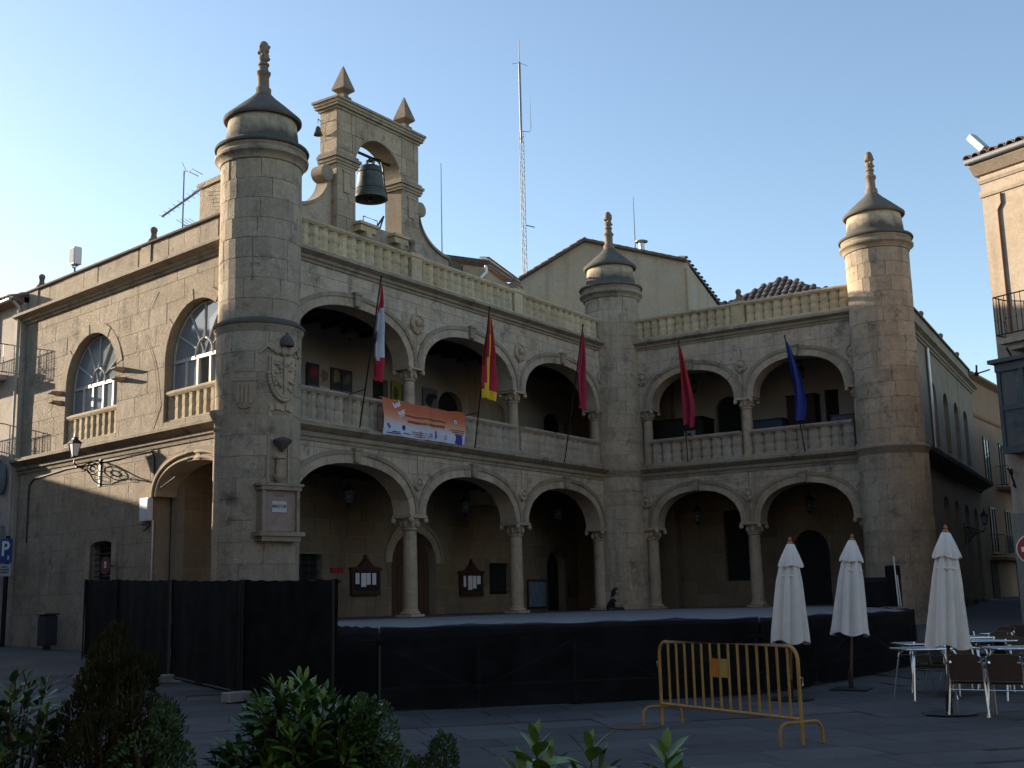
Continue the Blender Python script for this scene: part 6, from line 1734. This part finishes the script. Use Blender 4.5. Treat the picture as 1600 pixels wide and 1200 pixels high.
# dark cloths, tables and stacked stock in the short gallery
def clutter(M, x0, x1, y0, y1, z0, z1, c, label, cat, name):
    O = thing(name, label, cat, M @ Matrix.Translation(((x0 + x1) / 2, y0, z0)))
    mt = plain(name + '_mat', c, .8, var=.3)
    MB().cbox(x0, x1, y0, y1, z0, z1, .04).build('body', mt, O, M)
    MB().box(x0 - .03, x1 + .03, y0 - .03, y1 + .03, z1, z1 + .03).build('top', mt, O, M)
clutter(F2, -.6, 2.6, BK2 - 1.2, BK2 - .1, 6.25, 8.25, (.016, .013, .011), 'tall dark covered display stand in the short gallery by the middle tower', 'stand', 'display_stand')
clutter(F2, 4.2, 5.6, BK2 - 1.0, BK2 - .1, 6.25, 7.9, (.05, .075, .12), 'blue plastic wrapped stack in the short gallery', 'stack', 'wrapped_stack')
clutter(F2, 5.7, 6.75, BK2 - .7, BK2 - .1, 6.25, 8.7, (.03, .013, .011), 'dark red cabinet in the short gallery', 'cabinet', 'cabinet')
clutter(F2, 7.45, 8.3, BK2 - 1.2, BK2 - .2, 6.25, 7.75, (.13, .12, .15), 'pale grey covered stand in the short gallery near the corner tower', 'stand', 'covered_stand')
clutter(F2, 8.5, 9.1, BK2 - 1.4, BK2 - .7, 6.25, 7.7, (.02, .025, .04), 'dark chest at the corner tower end of the short gallery', 'chest', 'chest')
# notice boards
def notice(M, x, z, y, label, w_=1.3, h=.72):
    Mn_ = M @ Matrix.Translation((x, y, z))
    N = thing('notice_board', label, 'notice board', Mn_, 'notice boards')
    MB().box(-w_ / 2, w_ / 2, -.10, 0, 0, h).build('case', WOOD_B, N, Mn_)
    m = MB().prism([(-w_ / 2 - .05, h), (w_ / 2 + .05, h), (w_ / 2 + .05, h + .06), (w_ * .25, h + .10), (.10, h + .28), (.04, h + .36), (-.04, h + .36), (-.10, h + .28), (-w_ * .25, h + .10), (-w_ / 2 - .05, h + .06)], -.14, 0)
    m.ball((0, -.07, h + .42), .06, 8, 6); m.build('pediment', WOOD_B, N, Mn_)
    MB().box(-w_ / 2 + .10, w_ / 2 - .10, -.106, -.10, .08, h - .06).build('backing', VOID, N, Mn_)
    rs_ = random.Random(int(x * 10))
    for k in range(4):
        a = -w_ / 2 + .14 + k * (w_ - .28) / 4; hh = rs_.uniform(.28, .48)
        MB().box(a, a + (w_ - .28) / 4 * rs_.uniform(.4, .92), -.112, -.106, h - .10 - hh, h - .10).build('notice', PAPER, N, Mn_)
    MB().box(-w_ / 2, w_ / 2, -.13, 0, -.05, 0).build('ledge', WOOD_B, N, Mn_)
notice(F1, 8.02, 1.98, BK1 - .02, 'dark wooden notice board with papers between the window and the arched door')
notice(F1, 13.45, 1.92, BK1 - .02, 'dark wooden notice board with papers right of the arched door')
tag(MB().box(6.52, 7.06, BK1 - .05, BK1 - .02, 2.60, 2.75).build('red_sign', plain('street_sign_red', (.28, .015, .02), .5), None, F1), 'small red enamel sign on the arcade wall beside the barred window', 'sign')
PB = thing('large_poster', 'large blue grey framed poster on the arcade wall behind the second column', 'poster', F1 @ Matrix.Translation((17.5, BK1, 1.4)))
MB().box(16.9, 18.15, BK1 - .08, BK1 - .02, 1.36, 2.42).build('frame', WOOD_B, PB, F1); MB().box(16.97, 18.08, BK1 - .09, BK1 - .08, 1.43, 2.35).build('print', plain('poster_blue', (.14, .18, .24), .5, var=.3, scale=5), PB, F1)
PB = thing('wall_map', 'small dark framed map beyond the dark arched door', 'poster', F1 @ Matrix.Translation((20.0, BK1, 1.8)))
MB().box(19.75, 20.35, BK1 - .07, BK1 - .02, 1.8, 2.35).build('frame', WOOD_B, PB, F1); MB().box(19.8, 20.3, BK1 - .08, BK1 - .07, 1.85, 2.3).build('print', plain('map_grey', (.10, .10, .10), .5, var=.3, scale=9), PB, F1)
PB = thing('letter_box', 'small steel letter box on the short arcade wall beside the doorway', 'letter box', F2 @ Matrix.Translation((.62, BK2, 2.3)))
MB().cbox(.5, .82, BK2 - .12, BK2 - .02, 2.22, 2.42, .01).build('body', GALV, PB, F2); MB().box(.54, .78, BK2 - .125, BK2 - .12, 2.34, 2.36).build('slot', VOID, PB, F2)
# ================================================================== seated person
SKIN = plain('skin', (.36, .21, .15), .6, var=.05); HAIR = plain('dark_hair', (.012, .009, .008), .6); SHIRT = plain('black_shirt', (.012, .012, .013), .9); JEAN = plain('dark_trousers', (.02, .022, .03), .9)
def skin_mesh(name, pts, edges, mat, parent, M, sub=2):
    me = bpy.data.meshes.new(name)
    keys = list(pts)
    me.from_pydata([pts[k][0] for k in keys], [(keys.index(a), keys.index(b)) for a, b in edges], [])
    me.materials.append(mat)
    o = link(name, me, parent, M)
    bm = bmesh.new(); bm.from_mesh(me)
    sk = bm.verts.layers.skin.verify(); bm.verts.ensure_lookup_table()
    for i, k in enumerate(keys):
        r_ = pts[k][1]; bm.verts[i][sk].radius = r_ if isinstance(r_, tuple) else (r_, r_)
        bm.verts[i][sk].use_root = (i == 0)
    bm.to_mesh(me); bm.free()
    o.modifiers.new('skin', 'SKIN').use_smooth_shade = True
    s_ = o.modifiers.new('sub', 'SUBSURF'); s_.levels = sub; s_.render_levels = sub
    return o
pp = F1 @ Vector((15.55, -.95, 0))
PM = T(pp.x, pp.y, FLOOR - .17 + .005, R(-8))          # +x is the way the person faces
PE = thing('person', 'person in black sitting on the arcade step by the middle tower, arms on knees', 'person', PM)
B_ = {}
B_['pel'] = ((0, 0, .12), (.13, .14)); B_['sp'] = ((.02, 0, .30), (.11, .135)); B_['ch'] = ((.09, 0, .47), (.11, .15)); B_['nk0'] = ((.15, 0, .585), .06); B_['nk'] = ((.185, 0, .635), .052); B_['hd0'] = ((.215, 0, .70), (.075, .07)); B_['hd'] = ((.225, 0, .79), (.09, .075)); B_['ht'] = ((.215, 0, .85), (.06, .055))
ed = [('pel', 'sp'), ('sp', 'ch'), ('ch', 'nk0'), ('nk0', 'nk'), ('nk', 'hd0'), ('hd0', 'hd'), ('hd', 'ht')]
for s, n in ((1, 'l'), (-1, 'r')):
    B_['hp' + n] = ((.06, .09 * s, .11), .09); B_['kn' + n] = ((.43, .13 * s, .24), .062); B_['cf' + n] = ((.42, .13 * s, .03), .055); B_['an' + n] = ((.40, .13 * s, -.22), .038); B_['to' + n] = ((.56, .14 * s, -.27), .032)
    ed += [('pel', 'hp' + n), ('hp' + n, 'kn' + n), ('kn' + n, 'cf' + n), ('cf' + n, 'an' + n), ('an' + n, 'to' + n)]
    B_['sh' + n] = ((.11, .18 * s, .52), .055); B_['el' + n] = ((.27, .21 * s, .31), .040); B_['wr' + n] = ((.47, .07 * s, .38), .026); B_['pa' + n] = ((.53, .05 * s, .40), (.018, .036))
    ed += [('ch', 'sh' + n), ('sh' + n, 'el' + n), ('el' + n, 'wr' + n), ('wr' + n, 'pa' + n)]
    for k, (dy, L) in enumerate(((-.026, .055), (-.009, .07), (.009, .068), (.024, .055))):
        B_['f%d%s' % (k, n)] = ((.55 + L * .5, .05 * s + dy, .395), .0085); B_['g%d%s' % (k, n)] = ((.55 + L * .9, .05 * s + dy * 1.1, .365), .0075)
        ed += [('pa' + n, 'f%d%s' % (k, n)), ('f%d%s' % (k, n), 'g%d%s' % (k, n))]
    B_['t' + n] = ((.53, .05 * s - .045 * s, .42), .010); B_['tt' + n] = ((.565, .05 * s - .055 * s, .415), .0085)
    ed += [('pa' + n, 't' + n), ('t' + n, 'tt' + n)]
skin_mesh('body', B_, ed, SKIN, PE, PM)
def sub_(keys, grow):
    return {k: (B_[k][0], tuple(x * grow for x in B_[k][1]) if isinstance(B_[k][1], tuple) else B_[k][1] * grow) for k in keys}
sk_ = ['pel', 'sp', 'ch', 'shl', 'shr']; S2 = sub_(sk_, 1.18)
for n, s in (('l', 1), ('r', -1)): S2['m' + n] = (tuple(lerp(a, b, .6) for a, b in zip(B_['sh' + n][0], B_['el' + n][0])), .062)
skin_mesh('shirt', S2, [('pel', 'sp'), ('sp', 'ch'), ('ch', 'shl'), ('ch', 'shr'), ('shl', 'ml'), ('shr', 'mr')], SHIRT, PE, PM)
tk = ['pel', 'hpl', 'knl', 'cfl', 'anl', 'hpr', 'knr', 'cfr', 'anr']
skin_mesh('trousers', sub_(tk, 1.2), [e for e in ed if e[0] in tk and e[1] in tk], JEAN, PE, PM)
h = MB().ball((.205, 0, .80), .112, 14, 10, 1.08); h.v = [(x - (.05 if x > .27 and z < .86 else 0), y, z) for x, y, z in h.v]
h.ball((.14, 0, .74), .095, 12, 8, 1.2); h.ball((.115, 0, .66), .075, 10, 8, 1.5); h.ball((.09, 0, .58), .07, 10, 8, 1.3)
h.build('hair', HAIR, PE, PM, smooth=0)
f_ = MB()
for s in (-1, 1): f_.ball((.302, .030 * s, .775), .011, 6, 5); f_.ball((.225, .078 * s, .765), .022, 6, 5, 1.4)
f_.ball((.318, 0, .745), .016, 6, 5, 1.3); f_.build('face_features', SKIN, PE, PM, smooth=0)
MB().box(.300, .306, -.022, .022, .715, .722).build('mouth', plain('lip', (.20, .07, .06), .6), PE, PM)

# ================================================================== planting in the foreground
def leafmat(name, c, var=.35, rough=.38, spec=.45):
    m = plain(name, c, rough, var=var, scale=9, rnd=.3, spec=spec)
    b = m.node_tree.nodes['Principled BSDF']; b.inputs['Subsurface Weight'].default_value = 0
    return m
LAUR = leafmat('laurel_leaf', (.045, .115, .022)); LAUR2 = leafmat('laurel_young_leaf', (.085, .17, .025)); SMALL = leafmat('small_leaf', (.030, .065, .022), rough=.6, spec=.25); THUJA = leafmat('conifer_spray', (.020, .030, .012), rough=.9, spec=.05); THUB = leafmat('conifer_brown_spray', (.040, .027, .013), rough=.9, spec=.05); TWIG = plain('twig_bark', (.05, .035, .022), .9)
def leaf_mesh(L, W, mat, curl=.18, fold=.25, name='leaf'):
    m = MB(); n = 4
    for i in range(n + 1):
        t = i / n; w_ = W * math.sin(PI * min(1, t * .92 + .06)) ** .8 if 0 < i < n else (.12 * W if i == 0 else .02 * W)
        z = -curl * L * t * t
        for s in (-1, 0, 1): m.v.append((s * w_ / 2, L * t, z + (abs(s) * fold * w_ / 2)))
    for i in range(n):
        for s in range(2): k = i * 3 + s; m.f.append((k, k + 1, k + 4, k + 3)); m.t.append(.5)
    return m.mesh(name, mat, 0)
def orient(p, d, roll=0.0):
    d = d.normalized(); q = d.to_track_quat('Y', 'Z').to_matrix().to_4x4()
    return Matrix.Translation(p) @ q @ Matrix.Rotation(roll, 4, 'Y')
PLANT = plain('planter_concrete', (.22, .21, .20), .9, var=.15, bump=.2); SOIL = plain('soil', (.03, .022, .016), .95)
def planter(x, y, w_, d, h, label, rot=0):
    M = T(x, y, 0.004, R(rot)); P_ = thing('planter', label, 'planter', M, 'planters along the terrace')
    t_ = .05
    m = MB().box(-w_ / 2, w_ / 2, -d / 2, -d / 2 + t_, 0, h).box(-w_ / 2, w_ / 2, d / 2 - t_, d / 2, 0, h).box(-w_ / 2, -w_ / 2 + t_, -d / 2 + t_, d / 2 - t_, 0, h).box(w_ / 2 - t_, w_ / 2, -d / 2 + t_, d / 2 - t_, 0, h).box(-w_ / 2 + t_, w_ / 2 - t_, -d / 2 + t_, d / 2 - t_, 0, .05)
    m.build('box', PLANT, P_, M); MB().box(-w_ / 2 + t_ + .002, w_ / 2 - t_ - .002, -d / 2 + t_ + .002, d / 2 - t_ - .002, .055, h - .05).build('soil', SOIL, P_, M)
    return h - .05
def rosette(S, p, d, nl, me_list, rs_, J, individual, spread=1.0):
    ax = d.normalized(); ref = Vector((0, 0, 1)) if abs(ax.z) < .9 else Vector((1, 0, 0)); u = ax.cross(ref).normalized(); v = ax.cross(u)
    for k in range(nl):
        a = k * 2.4 + rs_.uniform(-.3, .3); t = k / nl
        el = lerp(.25, 1.35, t ** .8) * spread          # young leaves near the axis, old ones splayed
        dr = ax * math.cos(el) + (u * math.cos(a) + v * math.sin(a)) * math.sin(el)
        base = p - ax * (.10 * t) + dr * .01
        M = orient(base, dr, rs_.uniform(-.5, .5)) @ Matrix.Diagonal((1, 1, 1, 1))
        sc_ = rs_.uniform(.75, 1.15) * (1 if t > .2 else .75); M = M @ Matrix.Diagonal((sc_, sc_, sc_, 1))
        me = me_list[0 if t > .35 else 1]
        if individual[0] > 0:
            link('leaf', me, S, M); individual[0] -= 1
        else:
            J.tone = rs_.random(); J.add([M @ w_.co for w_ in me.vertices], [tuple(f.vertices) for f in me.polygons])
def laurel(name, label, base, c, rad, ntw, nl, LM, rs_, individ=300, shoots=None, group=None):
    """c crown centre, rad (x,y,z) radii"""
    S = thing(name, label, 'shrub', Matrix.Translation(base), group)
    tw = MB(); J = MB(); ind = [individ]
    tips = []
    if shoots: tips = [(Vector(p), Vector(d)) for p, d in shoots]
    for k in range(ntw):
        z = rs_.uniform(-.35, 1); a = rs_.uniform(0, 2 * PI); q = math.sqrt(max(0, 1 - z * z)); f = rs_.uniform(.70, 1.06) if k % 4 else rs_.uniform(.3, .7)
        n = Vector((q * math.cos(a), q * math.sin(a), z))
        p = Vector(c) + Vector((n.x * rad[0] * f, n.y * rad[1] * f, n.z * rad[2] * f))
        d = (n * .8 + Vector((0, 0, .75)) + Vector((rs_.uniform(-.3, .3), rs_.uniform(-.3, .3), 0)))
        tips.append((p, d))
    tips.sort(key=lambda t: t[0].y - t[0].z * .8)       # nearest and highest first get single leaves
    for p, d in tips:
        b0_ = Vector(base) + Vector((rs_.uniform(-.05, .05), rs_.uniform(-.05, .05), 0))
        midp = b0_.lerp(p, .6) + Vector((0, 0, .06))
        tw.tube([b0_, midp, p], .008, 5, cap=False, r2=.003)
        rosette(S, p, d, nl, LM, rs_, J, ind)
    tw.build('stems', TWIG, S)
    if J.f: J.build('foliage', LM[0].materials[0], S, kind='stuff')
    return S
LF = [leaf_mesh(.092, .036, LAUR), leaf_mesh(.080, .028, LAUR2)]
rs = random.Random(5)
h1 = planter(-.98, 5.05, 1.0, .6, .50, 'long concrete planter of the leafy laurel')
pc = at(468, 1135, 5.05)
laurel('laurel_shrub', 'bright green broad leaved laurel shrub in front of the corner fence panel', (pc.x, 5.05, h1), (pc.x, 5.05, .96), (.36, .30, .34), 190, 10, LF, rs)
LFb = [leaf_mesh(.125, .060, LAUR2), leaf_mesh(.11, .046, LAUR2)]
h2 = planter(.30, 4.2, 1.5, .55, .50, 'concrete planter of the laurel shoots below the barrier')
for k, (u, v, lab) in enumerate(((838, 1163, 'laurel shoot with upright glossy leaves, tallest of the three in the planter'), (922, 1172, 'laurel shoot with spread leaves, middle one of the three in the planter'), (1040, 1180, 'low laurel shoot with only leaf tips showing before the barrier foot'))):
    p = at(u, v, 4.15)
    sh = [((p.x, 4.15, p.z), (.1, 0, 1)), ((p.x + .05, 4.2, p.z - .09), (.6, 0, .8)), ((p.x - .06, 4.12, p.z - .10), (-.6, -.1, .8)), ((p.x, 4.1, p.z - .18), (.2, -.5, .8))]
    laurel('laurel_shoot', lab, (p.x, 4.2, h2), (p.x, 4.18, p.z - .32), (.12, .10, .16), 10, 9, LFb, rs, 120, sh, 'laurel shoots')
# small leaved box shrubs
def fine_shrub(name, label, base, blobs, n, lf, mat, mat2, rs_, up=0.0, wid=.28):
    S = thing(name, label, 'shrub', Matrix.Translation(base))
    for mt, share in ((mat, .75), (mat2, .25)):
        J = MB()
        for k in range(int(n * share)):
            c, rad = blobs[rs_.randrange(len(blobs))]
            z = rs_.uniform(-.8, 1); a = rs_.uniform(0, 2 * PI); q = math.sqrt(1 - z * z); f = rs_.uniform(.55, 1.08) ** .6
            nv = Vector((q * math.cos(a), q * math.sin(a), z))
            p = Vector(c) + Vector((nv.x * rad[0], nv.y * rad[1], nv.z * rad[2])) * f
            d = (nv + Vector((rs_.uniform(-.8, .8), rs_.uniform(-.8, .8), rs_.uniform(-.2, .9) + up))).normalized() * lf * rs_.uniform(.6, 1.2)
            s_ = d.cross(Vector((rs_.uniform(-1, 1), rs_.uniform(-1, 1), rs_.uniform(-1, 1)))).normalized() * lf * wid
            J.tone = rs_.random(); J.add([p, p + d * .5 + s_, p + d, p + d * .5 - s_], [(0, 1, 2, 3)])
        J.build('foliage', mt, S, kind='stuff')
    tw = MB()
    for c, rad in blobs:
        for k in range(4): tw.tube([base, Vector(base).lerp(Vector(c), .6), Vector(c) + Vector((rs_.uniform(-.6, .6) * rad[0], rs_.uniform(-.6, .6) * rad[1], rs_.uniform(0, .8) * rad[2]))], .007, 5, cap=False, r2=.003)
    tw.build('stems', TWIG, S)
    return S
p = at(585, 1140, 5.0)
fine_shrub('box_shrub', 'small leaved dark shrub growing beside the bright laurel', (p.x, 5.0, h1), [((p.x, 5.0, p.z - .05), (.10, .1, .17)), ((p.x + .06, 5.0, p.z - .20), (.13, .1, .14)), ((p.x - .04, 4.95, p.z + .02), (.05, .05, .12))], 2600, .022, SMALL, LAUR, rs)
p = at(680, 1165, 5.0)
hq = planter(p.x + .02, 4.95, .7, .5, .50, 'concrete planter of the low small leaved shrub')
fine_shrub('box_shrub', 'low small leaved shrub right of the laurel with a pointed top', (p.x, 5.0, hq), [((p.x + .03, 5.0, p.z - .07), (.06, .06, .12)), ((p.x - .03, 5.0, p.z - .14), (.11, .09, .10)), ((p.x - .12, 5.0, p.z - .22), (.10, .08, .10))], 2600, .020, SMALL, SMALL, rs)
# conifer and left hand shrubs
p = at(180, 1090, 4.7)
h3 = planter(-1.75, 4.7, 1.7, .6, .48, 'concrete planter of the dark conifer')
tp = at(190, 1010, 4.7).z
bl = []
for k in range(24):
    t = k / 23; z = lerp(.55, tp - .04, t); r_ = lerp(.33, .10, t ** 1.3)
    a = k * 2.4; q_ = rs.uniform(.45, .9); bl.append(((p.x + q_ * r_ * math.cos(a), 4.7 + .5 * r_ * math.sin(a), z), (r_ * rs.uniform(.4, .7), r_ * .6, rs.uniform(.08, .15))))
fine_shrub('conifer_shrub', 'dark brownish green upright conifer in front of the cloth fence', (p.x, 4.7, h3), bl, 26000, .026, THUJA, THUB, rs, 1.2, .13)
p = at(35, 1100, 4.7)
laurel('broadleaf_shrub', 'dark green leafy shrub at the left beside the conifer', (p.x, 4.6, h3), (p.x - .10, 4.62, 1.02), (.32, .28, .38), 120, 9, [leaf_mesh(.085, .036, leafmat('broad_leaf', (.035, .075, .02))), leaf_mesh(.06, .022, leafmat('broad_leaf_young', (.07, .11, .03)))], rs, 200)
p = at(255, 1150, 4.6)
fine_shrub('box_shrub', 'wispy small leaved shrub at the right foot of the conifer', (p.x, 4.6, h3), [((p.x, 4.6, p.z + .03), (.05, .05, .10)), ((p.x - .05, 4.55, p.z - .10), (.12, .1, .13)), ((p.x + .05, 4.6, p.z - .12), (.07, .07, .10))], 1500, .022, SMALL, SMALL, rs)
